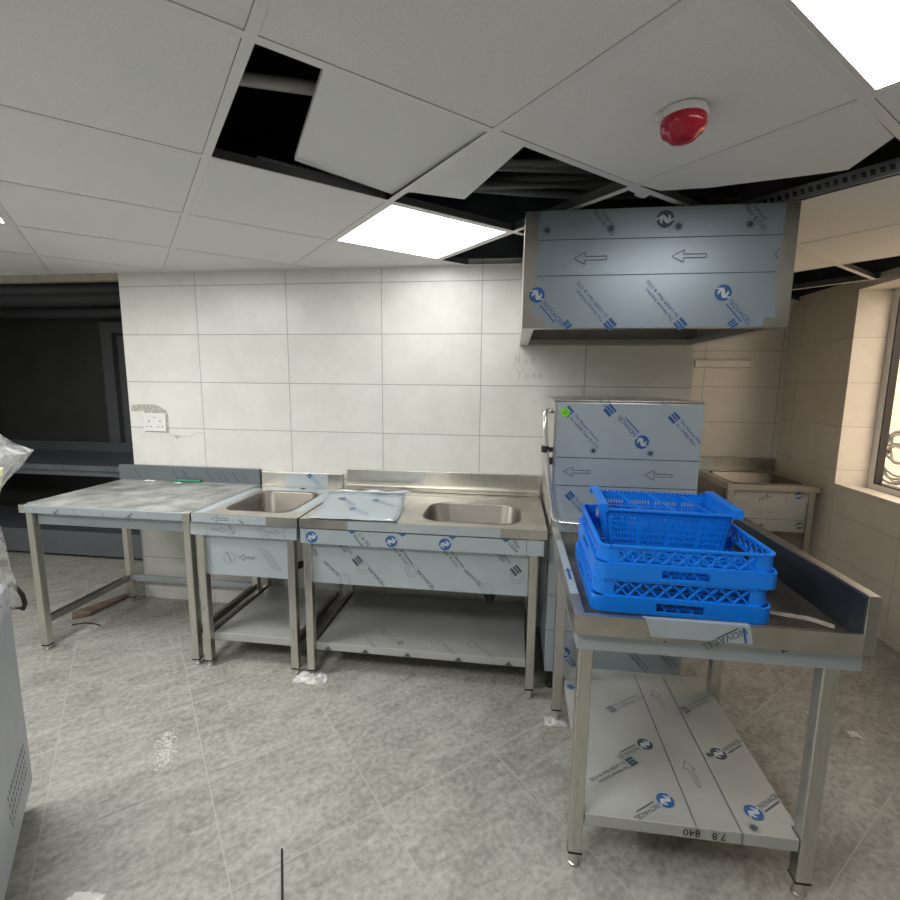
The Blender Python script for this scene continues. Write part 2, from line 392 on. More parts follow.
# ------------------------------------------------------------------ suspended ceiling
P0, PV, S = -.15, -2.985, .615
def clip(poly, axis, val, keep_less):
    out = []
    for i in range(len(poly)):
        a, b = poly[i], poly[(i+1) % len(poly)]
        ia = (a[axis] <= val) == keep_less; ib = (b[axis] <= val) == keep_less
        if ia: out.append(a)
        if ia != ib:
            t = (val-a[axis])/(b[axis]-a[axis]); out.append((a[0]+t*(b[0]-a[0]), a[1]+t*(b[1]-a[1])))
    return out
def regions(poly):
    for x0, x1, y0, y1 in ((XL, XR, YF, 0.), (XE, XR, 0., YA)):
        q = poly
        for ax, v, kl in ((0, x0, False), (0, x1, True), (1, y0, False), (1, y1, True)):
            if len(q) >= 3: q = clip(q, ax, v, kl)
        if len(q) >= 3:
            a = abs(sum(q[i][0]*q[(i+1)%len(q)][1]-q[(i+1)%len(q)][0]*q[i][1] for i in range(len(q))))/2
            if a > 2e-4: yield q
def cellrect(i, j, m=0.): return P0+i*S+m, P0+(i+1)*S-m, PV+j*S+m, PV+(j+1)*S-m
def uvpoly(u0, u1, v0, v1): return [uv(u0, v0), uv(u1, v0), uv(u1, v1), uv(u0, v1)]
OPEN = {(0,1), (1,1), (2,1), (2,2), (2,0)} | {(i, j) for i in range(5, 9) for j in range(-3, 7)}
LIGHTS = [(1,2), (1,-1), (-2,3), (-2,0), (-5,3)]
tiles = MB(); grid = MB(); web = MB()
TW = .012
for i in range(-12, 10):
    for j in range(-12, 12):
        if (i, j) in OPEN or (i, j) in LIGHTS: continue
        for q in regions(uvpoly(*cellrect(i, j, TW+.0012))): tiles.prism(q, CZ-.002, CZ+.014)
cl = struct('ceiling', tiles, M['ceil'])
for i in range(-12, 11):      # tees along v (main runners), with a web standing above
    u = P0+i*S
    for a, h0, h1 in ((TW, CZ-.004, CZ-.0015), (.0012, CZ-.0015, CZ+.036)):
        for q in regions(uvpoly(u-a, u+a, -9, 6)): (grid if a > .005 else web).prism(q, h0, h1)
for j in range(-12, 13):
    v = PV+j*S
    for i in range(-12, 10):
        for a, h0, h1 in ((TW, CZ-.0042, CZ-.0016), (.0012, CZ-.0016, CZ+.030)):
            for q in regions(uvpoly(P0+i*S+TW, P0+(i+1)*S-TW, v-a, v+a)): (grid if a > .005 else web).prism(q, h0, h1)
go = grid.build('ceiling_grid', M['tee'], cl); web.build('grid_web', M['web'], cl)
# wall angle
ang = MB()
for a, b in (((XW, 0), (XE, 0)),):
    ang.box(XW, 2.02, -.022, 0, CZ-.0048, CZ-.0026)
ang.build('wall_angle', M['tee'], cl)
def panel_light(i, j, label):
    u0, u1, v0, v1 = cellrect(i, j, TW)
    cx, cy = uv((u0+u1)/2, (v0+v1)/2)
    t = thing('ceiling_light', label, 'ceiling light', (cx, cy, CZ), 0, 'square led ceiling panels')
    outer = uvpoly(u0, u1, v0, v1); e = .012; inner = uvpoly(u0+e, u1-e, v0+e, v1-e)
    f = MB(); z0, z1 = CZ-.003, CZ+.03
    f.add([(*p, z0) for p in outer]+[(*p, z0) for p in inner]+[(*p, z1) for p in outer], [(i_, 4+i_, 4+(i_+1)%4, (i_+1)%4) for i_ in range(4)]+[(i_, (i_+1)%4, 8+(i_+1)%4, 8+i_) for i_ in range(4)]+[(8,9,10,11)])
    f.build('frame', M['white_plastic'], t)
    MB().prism(inner, CZ-.0022, CZ+.004).build('diffuser', M['led_dim'] if i == 1 else M['led'], t)
    return t
LL = {(1,2): 'square lit led panel beside the steel extraction hood near the tiled wall', (1,-1): 'largest bright led panel, in the ceiling beyond the red alarm beacon',
      (-2,3): 'lit led panel nearest the opening to the dark room, mostly out of view', (-2,0): 'lit led panel overhead near the plastic-covered appliance, out of view'}
for i, j in LIGHTS:
    c = uv(P0+(i+.5)*S, PV+(j+.5)*S)
    if not (XL+.4 < c[0] < XR-.4 and YF+.4 < c[1] < 0.1): continue
    panel_light(i, j, LL.get((i, j), 'lit led panel of the same square kind behind the camera'))
# loose and broken tiles
u0, u1, v0, v1 = cellrect(0, 1, TW+.001)
t = MB(); A = [(u0+.150, v0-.004), (u1+.010, v0+.012), (u1+.008, v1-.02), (u0+.245, v1-.015)]
zs = [CZ+.030, CZ+.006, CZ+.012, CZ+.042]
A3 = [(*uv(*a), z) for a, z in zip(A, zs)]
t.add(A3+[(x, y, z+.015) for x, y, z in A3], [(3,2,1,0),(4,5,6,7),(0,1,5,4),(1,2,6,5),(2,3,7,6),(3,0,4,7)])
tag(t.build('ceiling_tile', M['ceil']), 'white ceiling tile pushed aside in its frame beside a black hole', 'ceiling tile')
u0, u1, v0, v1 = cellrect(1, 1, TW+.001)
A = [(u0, v0), (u0+.110, v0), (u0+.205, v1-.165), (u0, v1-.105)]
tag(MB().prism([uv(*a) for a in A], CZ-.001, CZ+.014).build('ceiling_tile', M['ceil']), 'narrow cut strip of ceiling tile beside the bundle of cables', 'ceiling tile')
u0, u1, v0, v1 = cellrect(2, 0, TW+.001)
A = [(u0, v0), (u0+.275, v0+.004), (u0+.42, v0+.145), (u0+.365, v0+.235), (u0+.21, v1-.125), (u0+.1, v1-.012), (u0, v1)]
tag(MB().prism([uv(*a) for a in A], CZ-.001, CZ+.014).build('ceiling_tile', M['ceil']), 'broken ceiling tile with a slanting edge next to the red alarm', 'ceiling tile')
A = [(1.085, -2.35), (1.20, -2.352), (1.215, -2.315), (1.165, -2.31), (1.15, -2.325), (1.085, -2.33)]
tag(MB().prism([uv(*a) for a in A], CZ+.002, CZ+.016).build('tile_fragment', M['ceil']), 'torn scrap of ceiling tile on the grid above the hood', 'tile scrap')
# perforated track standing above the right edge of the broken tile
t = MB(); ut = P0+3*S
a = Vector((*uv(ut-.014, -3.7), CZ+.030)); b = Vector((*uv(ut-.014, -2.40), CZ+.030))
def up_(u, v, z): return (*uv(u, v), z)
t.bar(up_(ut-.02, -2.97, CZ+.042), up_(ut-.02, -2.40, CZ+.042), .03, .004); t.bar(up_(ut-.034, -2.97, CZ+.004), up_(ut-.034, -2.40, CZ+.004), .004, .014)
t.bar(up_(ut-.034, -2.97, CZ+.036), up_(ut-.034, -2.40, CZ+.036), .004, .012)
for k in range(23): t.bar(up_(ut-.034, -2.96+k*.0245, CZ+.006), up_(ut-.034, -2.953+k*.0245, CZ+.036), .003, .010)
tag(t.build('metal_track', M['galv']), 'slotted galvanised metal track above the ceiling gap near the hood', 'metal track')
t = MB(); t.bar(up_(.0, -1.742, CZ+.024), up_(.44, -1.742, CZ+.024), .003, .040); t.bar(up_(.12, -1.745, CZ+.024), up_(.44, -1.745, CZ+.024), .004, .032)
tg = tag(t.build('grid_splice', M['galv']), 'grey steel splice rail under the pushed aside ceiling tile', 'metal rail')
MB().bar(up_(.150, -1.7485, CZ+.024), up_(.156, -1.7485, CZ+.024), .004, .014).bar(up_(.125, -1.7485, CZ+.03), up_(.133, -1.7485, CZ+.03), .004, .006).bar(up_(.172, -1.7485, CZ+.02), up_(.180, -1.7485, CZ+.02), .004, .006).build('slot', M['black'], tg)
# things up in the void
a = Vector((1.20, -1.41, 2.39)); b = Vector((1.36, -1.35, 2.39)); d = (b-a).normalized()
tag(MB().tube([a-d*.5, a+d*.9], .020, 14).build('conduit_pipe', M['pipe'], smooth=True), 'white pipe crossing the black hole above the ceiling', 'pipe')
hp_ = bpy.data.objects['conduit_pipe']; c_ = a+d*.75
MB().box(c_.x-.006, c_.x+.006, c_.y-.006, c_.y+.006, 2.40, 3.002).box(c_.x-.012, c_.x+.012, c_.y-.026, c_.y+.026, 2.362, 2.418).build('hanger', M['galv'], hp_)
rnd = random.Random(8)
for k in range(9):
    pts = []; o = k*.04 - .16
    for s in range(9):
        q = s/8; x = .95 + q*2.1; pts.append((x, -.47+o+.10*q+.05*math.sin(q*5+k*1.3), 2.46+.018*(k % 3)+.03*math.sin(q*4+k)))
    tag(MB().tube(pts, .015 if k % 2 else .021, 8).build('ceiling_cable', M['grey_cable'], smooth=True), 'thick grey cable sagging in the bundle above the open ceiling', 'cable', 'cables above the open ceiling')
for k, (vv, zz) in enumerate(((-2.62, 2.62), (-2.70, 2.60), (-2.56, 2.64))):
    tag(MB().tube([up_(1.15, vv+.1, zz), up_(1.5, vv-.02, zz-.03), up_(2.2, vv, zz-.01)], .006, 6).build('thin_conduit', M['galv'], smooth=True), 'thin metal conduit in the void above the hood', 'conduit', 'conduits above the hood')

# red alarm beacon
dx, dy = 2.392, -1.505
t = thing('alarm_beacon', 'red domed fire alarm beacon on white base under the ceiling', 'fire alarm', (dx, dy, CZ))
MB().lathe([(.050, -.001), (.055, -.006), (.055, -.020), (.050, -.024)], (dx, dy, CZ), 32).build('base', M['white_plastic'], t, smooth=False)
MB().lathe([(.049, -.020), (.053, -.024), (.053, -.040), (.048, -.054), (.040, -.058), (.030, -.070), (.014, -.075), (.002, -.076)], (dx, dy, CZ), 32).build('dome', M['red'], t, smooth=True)
MB().box(dx-.064, dx-.050, dy-.012, dy+.008, CZ-.026, CZ-.008).build('clip', M['white_plastic'], t, bevel=.002)

# ================================================================== STEEL FURNITURE
def leg(root, x0, y0, z1, s=.04, fz=.035, mt='steel'):
    l = MB().box(x0, x0+s, y0, y0+s, fz, z1).build('leg', M[mt], root, bevel=.004)
    MB().lathe([(s*.36, 0), (s*.42, .004), (s*.42, .010), (s*.36, .012), (s*.36, fz-.001)], (x0+s/2, y0+s/2, 0), 14).build('foot', M['steel'], l)
    MB().box(x0-.0006, x0+s+.0006, y0-.0006, y0+s+.0006, fz-.004, fz+.002).build('cap', M['black'], l)
    return l
def top_with_hole(mb, x0, x1, y0, y1, z, hole, r, th=.006):
    """flat sheet with a rounded opening; hole=(hx0,hx1,hy0,hy1)"""
    bm = bmesh.new(); inner = rrect(*hole, r, z)
    iv = [bm.verts.new(p) for p in inner]; ov = [bm.verts.new(p) for p in ((x0,y0,z),(x1,y0,z),(x1,y1,z),(x0,y1,z))]
    es = [bm.edges.new((iv[i], iv[(i+1)%len(iv)])) for i in range(len(iv))]+[bm.edges.new((ov[i], ov[(i+1)%4])) for i in range(4)]
    bmesh.ops.triangle_fill(bm, use_beauty=True, edges=es)
    bm.verts.index_update()
    for f in bm.faces:
        f.normal_update()
        if f.normal.z < 0: f.normal_flip()
    mb.add([v.co.copy() for v in bm.verts], [tuple(v.index for v in f.verts) for f in bm.faces]); bm.free()
    return mb
def basin(root, hole, r, z, depth, m='basin', taper=.02):
    x0, x1, y0, y1 = hole; L = []
    for e, zz, rr in ((-.004, z+.0012, r+.004), (0, z, r), (.004, z-.006, r), (taper*.7, z-depth+.035, r*.95), (taper+.01, z-depth+.010, r*.85), (taper+.035, z-depth, r*.6)):
        L.append(rrect(x0+e, x1-e, y0+e, y1-e, max(rr, .01), zz))
    b = MB().loft([l[::-1] for l in L], cap1=True).build('basin', M[m], root, smooth=True, solid=.0015)
    return b

# ---- worktable on the left
t = thing('worktable', 'steel worktable with dusty film-covered top beside the small sink', 'table', (-.1, -.35, 0))
B(-.600, .388, -.712, -.003, .806, .850).build('tabletop', M['film_mid'], t, bevel=.003)
tt = B(-.585, .376, -.700, -.032, .850, .8512).build('dusty_film', M['film_dust'], t)
bs = B(-.620, .388, -.030, -.003, .806, .950).build('backsplash', M['film_dark'], t, bevel=.002)
p = Print((-.1, -.030, .90), (1,0,0), (0,0,1))
for x in (-.40, -.05, .30, -.12, .23, .12): p.line(x, .025, x+.04, -.038, .006, 1); p.line(x+.075, .026, x+.105, -.034, .003, 1)
p.build('film_marks', INK, bs)
MB().box(-.545, .335, -.668, -.655, .735, .806).build('skirt', M['film_mid'], t)
p = Print((-.1, -.712, .828), (1,0,0), (0,0,1))
for x in (-.30, .13): p.text('N', x, -.016, -50, .036, 1); p.line(x+.02, -.016, x+.04, .008, .005, 1); p.line(x+.12, .02, x+.15, -.02, .0022, 2)
p.line(-.42, .016, -.395, -.012, .002, 2); p.line(.0, -.03, .0, .0, .002, 1)
p.build('film_marks', INK, t)
B(-.602, -.570, -.7135, -.680, .806, .8515).build('corner_cap', M['steel'], t, bevel=.002); B(.345, .390, -.7135, -.680, .806, .8515).build('corner_cap', M['steel'], t, bevel=.002)
for x, y in ((-.590, -.690), (.330, -.690), (-.590, -.085), (.330, -.085)): leg(t, x, y, .806)
for x in (-.583, .337): B(x, x+.026, -.65, -.085, .155, .195).build('stretcher', M['steel_dark'], t, bevel=.003)
B(-.55, .33, -.078, -.052, .155, .195).build('stretcher', M['film_pale'], t, bevel=.003)

# ---- small sink
t = thing('sink_unit', 'narrow steel sink unit with one basin between worktable and long sink', 'sink', (.68, -.35, 0))
hole = (.505, .872, -.625, -.185)
x0, x1 = .398, .962
tb = MB(); top_with_hole(tb, x0, x1, -.712, -.022, .850, hole, .075)
tb.box(x0, x1, -.712, -.709, .806, .850); tb.box(x0, x0+.003, -.709, -.022, .806, .8498); tb.box(x1-.003, x1, -.709, -.022, .806, .8498)
tb.build('countertop', M['steel_top'], t)
basin(t, hole, .075, .850, .21)
B(x0, x1-.02, -.022, -.003, .806, .935).build('backsplash', M['steel'], t, bevel=.002)
fl = B(.565, .845, -.0228, -.022, .848, .932).build('protective_film', M['film_pale'], t)
p = Print((.73, -.0228, .90), (1,0,0), (0,0,1)); p.laser(-.005, .018, -42, .8); p.build('film_print', INK, fl)
fl = MB(); fl.box(x0+.002, .80, -.7133, -.712, .807, .849); fl.box(x0+.002, .46, -.70, -.14, .850, .8507); fl.box(.46, .93, -.16, -.10, .850, .8507); fl.box(.885, .945, -.6, -.16, .850, .8507)
fo = fl.build('protective_film', M['film_pale'], t)
p = Print((.6, -.7133, .828), (1,0,0), (0,0,1)); p.arrow(.0, 0, .09, 180, 1); p.arrow(.06, .0, .03, -40, 1); p.build('film_print', INK, fo)
MB().box(.376, .948, -.694, -.660, .733, .800).build('skirt', M['film_pale'], t)
p = Print((.66, -.694, .766), (1,0,0), (0,0,1)); p.line(-.19, -.033, -.19, .033, .0016, 2); p.arrow(-.17, .0, .08, 0, 2); p.ring(-.06, 0, .022, .002, mi=2); p.line(-.07, .03, -.045, -.02, .003, 1)
for k in range(3): p.line(.07+k*.018, .028, .115+k*.018, -.03, .0022, 2)
p.arrow(.13, 0, .07, 0, 2); p.line(.225, -.033, .225, .033, .0016, 2); p.build('film_print', INK, t)
fp = B(.436, .886, -.668, -.655, .515, .733).build('front_panel', M['film_pale'], t)
p = Print((.66, -.668, .62), (1,0,0), (0,0,1)); p.ring(-.095, -.01, .032, .002, mi=2); p.line(-.105, .018, -.085, -.03, .005, 2); p.arrow(.045, -.005, .085, 180, 1)
for k in range(3): p.line(.07+k*.022, .055-k*.006, .15+k*.02, -.06-k*.004, .0026, 2)
p.line(-.21, .0, -.185, -.07, .0018, 2)
p.build('film_print', INK, fp)
for x, y in ((.402, -.690), (.890, -.690), (.402, -.085), (.890, -.085)): leg(t, x, y, .806)
B(.440, .890, -.650, -.06, .135, .178).build('shelf', M['film_grey'], t, bevel=.003)
for x in (.409, .897): B(x, x+.026, -.65, -.085, .150, .190).build('stretcher', M['steel_dark'], t, bevel=.003)
MB().tube([(.69, -.40, .64), (.69, -.40, .45), (.69, -.36, .40), (.69, -.2, .38), (.69, -.10, .36)], .022, 12).build('drain_pipe', M['black'], t, smooth=True)
MB().lathe([(.016, 0), (.016, .002)], (.712, -.10, .8508), 16).build('tap_hole', M['black'], t)
bt = MB(); 
rnd = random.Random(5)
def crumple(mb, cx, cy, cz, rx, ry, h, seed, n=7):
    r = random.Random(seed); vs = []; fs = []
    for i in range(n):
        for j in range(n):
            a, b = (i/(n-1)-.5)*2, (j/(n-1)-.5)*2; e = max(0, 1-(a*a+b*b)*.6)
            vs.append((cx+rx*(a+r.uniform(-.14, .14)), cy+ry*(b+r.uniform(-.14, .14)), cz+.001+h*e*r.uniform(.0, 1.)))
    for i in range(n-1):
        for j in range(n-1): fs.append((i*n+j, (i+1)*n+j, (i+1)*n+j+1, i*n+j+1))
    return mb.add(vs, fs)
tag(crumple(MB(), .64, -.44, .640, .075, .04, .07, 4).build('film_scrap', M['crumple'], solid=.001), 'crumpled clear film scrap lying inside the small sink basin', 'plastic scrap')

# ---- long sink
t = thing('sink_unit', 'long steel sink unit with film-wrapped apron, between narrow sink and dishwasher', 'sink', (1.57, -.35, 0))
x0, x1 = .972, 2.168
hole = (1.560, 2.050, -.640, -.285)
tb = MB(); top_with_hole(tb, x0, x1, -.712, -.022, .850, hole, .10)
tb.box(x0, x1, -.712, -.709, .806, .850); tb.box(x0, x0+.003, -.709, -.022, .806, .8498); tb.box(x1-.003, x1, -.709, -.022, .806, .8498)
tb.box(x0+.02, x1-.01, -.155, -.147, .850, .853)
tb.build('countertop', M['steel_top'], t)
bb = basin(t, hole, .10, .850, .20)
op = MB().lathe([(.017, 0), (.017, .16), (.014, .165)], (1.955, -.53, .655), 16).build('overflow_pipe', M['steel'], t, smooth=False)
B(x0, x1, -.026, -.003, .806, .974).build('backsplash', M['steel'], t, bevel=.004)
B(x0, x1, -.060, -.026, .850, .886).build('splash_fold', M['steel_top'], t, bevel=.008)
fo = B(1.22, 1.955, -.7133, -.712, .807, .849).build('protective_film', M['film_pale'], t)
MB().box(x0+.004, 2.155, -.710, -.660, .727, .800).build('skirt', M['film_pale'], t)
p = Print((1.57, -.710, .764), (1,0,0), (0,0,1))
for x in (-.535, -.135, .125): p.logo(x, -.004, .058, 30, 0)
for x in (-.33, -.08, .16, .41): p.poly([(-.02,.0),(.02,.0),(0,-.014)], x, .036, 0, 1, 0)
p.text('C & O2', -.30, .022, -50, .024, 1); p.text('Newest', -.325, .012, -50, .022, 1); p.text('Fiber', .44, .028, -50, .022, 1); p.text('LASER', .42, .016, -50, .022, 1)
p.line(-.565, -.036, -.565, .036, .002, 1); p.line(.505, -.036, .505, .036, .002, 1)
p.build('film_print', INK, t)
fp = B(1.004, 2.088, -.668, -.655, .508, .727).build('apron', M['film_pale'], t)
p = Print((1.546, -.668, .618), (1,0,0), (0,0,1))
for x in (-.37, .41): p.text('Solution', x, .10, -50, .021, 1); p.text('LASER', x-.026, .098, -50, .022, 1); p.badge(x+.075, .018, .042, -50, 1)
for x in (-.12, .13): p.text('The Newest', x+.03, .098, -50, .022, 1); p.text('Fiber & CO2', x, .098, -50, .021, 1)
for x in (-.27, -.02, .49): p.ring(x, -.015, .032, .0016, mi=2); p.ring(x, -.015, .019, .0013, mi=2)
for x in (-.245, .005): p.text('NOVACEL', x, -.022, -48, .026, 1)
for x in (-.475, .235): p.text('NOVACEL', x, -.002, -42, .024, 1); p.ring(x+.115, -.085, .028, .0016, mi=2)
p.line(-.54, .107, .54, .107, .004, 1); p.text('The', -.53, .06, -50, .024, 1); p.text('for', -.545, .05, -50, .022, 1)  # long dark line paints the shadow gap under the skirt
p.build('film_print', INK, fp)
for x, y in ((.978, -.690), (2.092, -.706), (.978, -.085), (2.092, -.085)): leg(t, x, y, .806, .04, .05 if x > 2 else .035)
sh = B(1.016, 2.092, -.655, -.05, .132, .174).build('shelf', M['film_grey'], t, bevel=.003)
p = Print((1.55, -.66, .174), (1,0,0), (0,1,0))
for x in (-.33, .08, .27): p.ring(x, .10, .025, .003, mi=2); p.text('NOVACEL', x+.03, .08, -48, .026, 2)
p.laser(-.10, .06, 140, 1., 2); p.build('film_print', INK, sh)
p = Print((1.55, -.655, .152), (1,0,0), (0,0,1))
for x in (-.47, -.27, -.05, .21, .46): p.poly([(-.02,-.016),(.02,-.016),(0,.006)], x, 0, 0, 1, 1)
p.build('film_print', INK, sh)
for x in (.985, 2.099): B(x, x+.026, -.65, -.085, .150, .190).build('stretcher', M['steel_dark'], t, bevel=.003)
MB().tube([(1.92, -.46, .65), (1.92, -.46, .45), (1.90, -.40, .36), (1.86, -.2, .33), (1.86, -.02, .32)], .024, 12).build('drain_pipe', M['black'], t, smooth=True)
# sheet of film lying on the drainer
ft = MB(); n = 9; vs = []; fs = []; rnd = random.Random(2)
cor = [(1.015, -.705), (1.455, -.690), (1.385, -.165), (.935, -.215)]
for i in range(n):
    for j in range(n):
        a, b = i/(n-1), j/(n-1)
        x = (cor[0][0]*(1-a)+cor[1][0]*a)*(1-b)+(cor[3][0]*(1-a)+cor[2][0]*a)*b; y = (cor[0][1]*(1-a)+cor[1][1]*a)*(1-b)+(cor[3][1]*(1-a)+cor[2][1]*a)*b
        vs.append((x+.012*math.sin(b*4), y, .8535+rnd.uniform(0, .004)+(.012 if b > .9 else 0)+(.006*math.sin(a*6) if b > .8 else 0)))
for i in range(n-1):
    for j in range(n-1): fs.append((i*n+j, (i+1)*n+j, (i+1)*n+j+1, i*n+j+1))
ft.add(vs, fs)
fm = tag(ft.build('film_sheet', M['film_pale'], smooth=True, solid=.001), 'loose sheet of printed white film spread on the long sink drainer', 'plastic sheet')
MB().tube([(.97+.05*k, -.195+.004*k+.006*math.sin(k*2), .868+.004*math.sin(k*1.7)) for k in range(10)], [.004, .010, .012, .009, .011, .012, .008, .011, .012, .004], 7).build('rolled_edge', M['film_pale'], fm)
p = Print((1.2, -.45, .8605), (1,0,0), (0,1,0)); p.laser(-.15, .13, -50, 1.0); p.laser(.05, .12, -42, 1.); p.laser(-.02, -.07, -42, .9); p.build('film_print', INK, fm)
# small things on the worktable
t = thing('marker_pen', 'green pen lying at the back of the worktable near the wall', 'pen', (-.10, -.055, .8515))
MB().tube([(-.195, -.052, .8605), (-.06, -.050, .8605)], .0085, 10).build('barrel', M['green'], t); MB().tube([(-.06, -.050, .8605), (-.012, -.049, .8605)], .0098, 10).build('cap', M['green'], t)
tag(crumple(MB(), -.375, -.055, .8513, .035, .014, .012, 9, 5).build('paper_scrap', M['paper'], solid=.001), 'white paper scrap near the left back corner of worktable', 'paper scrap')
tag(crumple(MB(), -.15, -.085, .8513, .025, .010, .006, 11, 5).build('paper_scrap', M['paper'], solid=.001), 'small white paper scrap right in front of the green pen', 'paper scrap')
# ---- dish table
t = thing('dish_table', 'steel outlet table in front of the dishwasher, carrying the blue racks', 'table', (2.56, -1.13, 0))
x0, x1, y0, y1 = 2.186, 2.962, -1.540, -.705
tb = MB(); tb.box(x0+.004, x1-.004, y0+.004, y1-.004, .838, .850)
tb.box(x0, x0+.030, y0, y1, .812, .872); tb.box(x0+.030, x1-.03, y0, y0+.014, .812, .872)
tb.build('tabletop', M['steel_top'], t)
B(x0+.031, x1-.033, y0+.015, y1-.006, .850, .8508).build('grime', M['grime'], t)
B(x1-.0335, x1-.032, y0+.012, -.765, .853, .970).build('backsplash_film', M['film_black'], t)
MB().prism([(2.74,-1.36),(2.79,-1.385),(2.83,-1.40),(2.875,-1.41),(2.915,-1.45),(2.90,-1.475),(2.86,-1.44),(2.82,-1.425),(2.77,-1.41),(2.735,-1.385)], .8508, .8513).build('dust_smear', M['smear'], t)
MB().box(x1-.032, x1, y0, -.76, .812, .978).build('backsplash', M['steel_dark'], t, bevel=.003)
f = B(x0+.004, x0+.028, -1.405, -.90, .872, .873).build('protective_film', M['film_pale'], t)
p = Print((x0+.016, -1.25, .873), (1,0,0), (0,1,0)); p.poly([(-.005,-.05),(.005,-.05),(.005,.02),(.011,.02),(0,.05),(-.011,.02),(-.005,.02)], 0, 0, 0, 1, 0); p.build('film_print', INK, f)
f = MB().add([(2.378, y0-.0012, .8735), (2.650, y0-.0012, .8735), (2.662, y0-.0012, .822), (2.395, y0-.0012, .822), (2.372, y0+.015, .8735), (2.650, y0+.015, .8735)], [(3,2,1,0), (0,1,5,4)]).build('protective_film', M['film_pale'], t, solid=.0006)
p = Print((2.52, y0-.0012, .846), (1,0,0), (0,0,1)); p.text('NOVACEL', .118, .022, 208, .027, 1); p.line(.045, -.016, .10, .020, .004, 1); p.line(.123, -.022, .112, .022, .006, 0); p.build('film_print', INK, f)
B(2.200, 2.955, -1.512, -1.50, .752, .812).build('skirt', M['film_pale'], t)
B(2.200, 2.212, -1.50, -.74, .752, .812).build('skirt', M['film_pale'], t)
p = Print((2.56, -1.512, .805), (1,0,0), (0,0,1)); p.line(-.16, .0, -.12, .003, .004, 1); p.line(-.12, -.012, -.10, .003, .004, 1); p.line(.07, .0, .19, 0, .003, 1); p.line(.19, 0, .195, -.016, .006, 1); p.line(.195, -.014, .225, .002, .003, 1); p.build('film_marks', INK, t)
for x, y in ((2.208, -1.505), (2.868, -1.505), (2.208, -.845), (2.868, -.845)):
    l = leg(t, x, y, .752, .042, .058)
sh = MB().prism([(2.252, -1.502), (2.866, -1.502), (2.866, -1.455), (2.884, -1.455), (2.884, -.72), (2.258, -.72), (2.258, -1.455), (2.252, -1.455)], .160, .200).build('shelf', M['film_grey'], t, bevel=.002)
p = Print((2.56, -1.1, .200), (1,0,0), (0,1,0))
p.line(.020, -.40, .020, .36, .0032, 1); p.line(.148, -.40, .146, .36, .0032, 1)
p.novacel(-.045, -.078, 216, 1., 1); p.novacel(-.045, -.318, 216, 1., 0, 1); p.novacel(.206, -.088, 36, 1., 1); p.novacel(.215, -.325, 36, 1., 0, 1)
p.laser(-.115, -.17, 216, 1., 1); p.laser(-.13, .10, 36, 1.0, 2); p.laser(.17, .14, 36, 1., 2, 17); p.arrow(.085, -.25, .11, 97, 2); p.arrow(.085, .14, .11, 97, 2); p.burst(.19, -.38, .022, 1); p.burst(.17, -.1, .018, 1); p.laser(-.28, .22, 36, .8, 0)
p.build('film_print', INK, sh)
p = Print((2.60, -1.5025, .182), (1,0,0), (0,0,1)); p.text('7.8', .065, .010, 182, .034, 0); p.text('840', -.008, .011, 182, .034, 0); p.build('handwriting', [M['ink']], sh)
p = Print((2.60, -1.5021, .182), (1,0,0), (0,0,1)); p.line(.110, -.02, .109, .02, .005, 0); p.line(-.02, -.02, -.018, .02, .003, 0); p.build('film_print', [M['print_grey']], sh)

# ---- dishwasher
DX0, DX1, DY0, DY1 = 2.186, 2.825, -.620, -.02
t = thing('dishwasher', 'hood dishwasher wrapped in printed blue-grey film behind the racks', 'dishwasher', (2.5, -.32, 0))
B(DX0, DX1, DY0, DY1, .10, .80).build('body', M['film_dw'], t, bevel=.004)
hd = B(DX0-.004, DX1+.004, DY0-.004, DY1, .81, 1.435).build('hood', M['steel'], t, bevel=.006)
fl = B(DX0+.010, DX1+.002, DY0-.0062, DY0-.004, .815, 1.430).build('protective_film', M['film_dw'], hd)
B(DX0-.006, DX1+.006, DY0-.006, DY1, 1.435, 1.445).build('lid_edge', M['steel'], hd, bevel=.003)
p = Print((2.50, DY0-.0062, 1.2), (1,0,0), (0,0,1))
p.line(-.30, -.020, .325, -.020, .0035, 1); p.line(-.30, -.152, .325, -.150, .0035, 1)
p.laser(-.255, .192, -47, 1.15); p.laser(.205, .172, -47, 1.15, 0, 15); p.badge(-.072, .200, .042, -47); p.text('for LASER', -.12, .245, -50, .018); p.text('The', -.09, .238, -50, .02)
p.novacel(.075, .060, 133, 1.15); p.burst(-.135, .015, .022); p.burst(.115, .010, .022)
p.arrow(-.145, -.085, .12, 180); p.arrow(.215, -.090, .12, 180); p.laser(-.23, -.20, -47, 1.); p.text('Fiber', .14, .235, -20, .016)
p.build('film_print', INK, fl)
p = Print((2.5, DY0, .4), (1,0,0), (0,0,1)); p.line(-.31, .1, .32, .1, .003, 1); p.line(-.31, -.08, .32, -.08, .003, 1); p.novacel(-.22, -.19, -50, 1., 0)
p.burst(.06, -.10, .03); p.burst(.18, -.10, .03); p.laser(.055, -.13, -45, 1., 1); p.laser(.20, -.12, -45, 1., 1, 16); p.arrow(-.1, .02, .12, 180); p.build('film_print', INK, bpy.data.objects['body'])
st = MB().lathe([(.0205, 0), (.0205, -.001)], (2.231, DY0-.008, 1.388), 24, 'y').build('round_sticker', M['sticker'], hd)
p = Print((2.231, DY0-.0092, 1.388), (1,0,0), (0,0,1)); p.line(-.008, 0, -.001, -.007, .003, 0); p.line(-.001, -.007, .009, .009, .003, 0); p.build('tick', [M['sticker_d']], st)
hp = [(2.142, -.62, 1.375), (2.142, -.65, 1.384)]
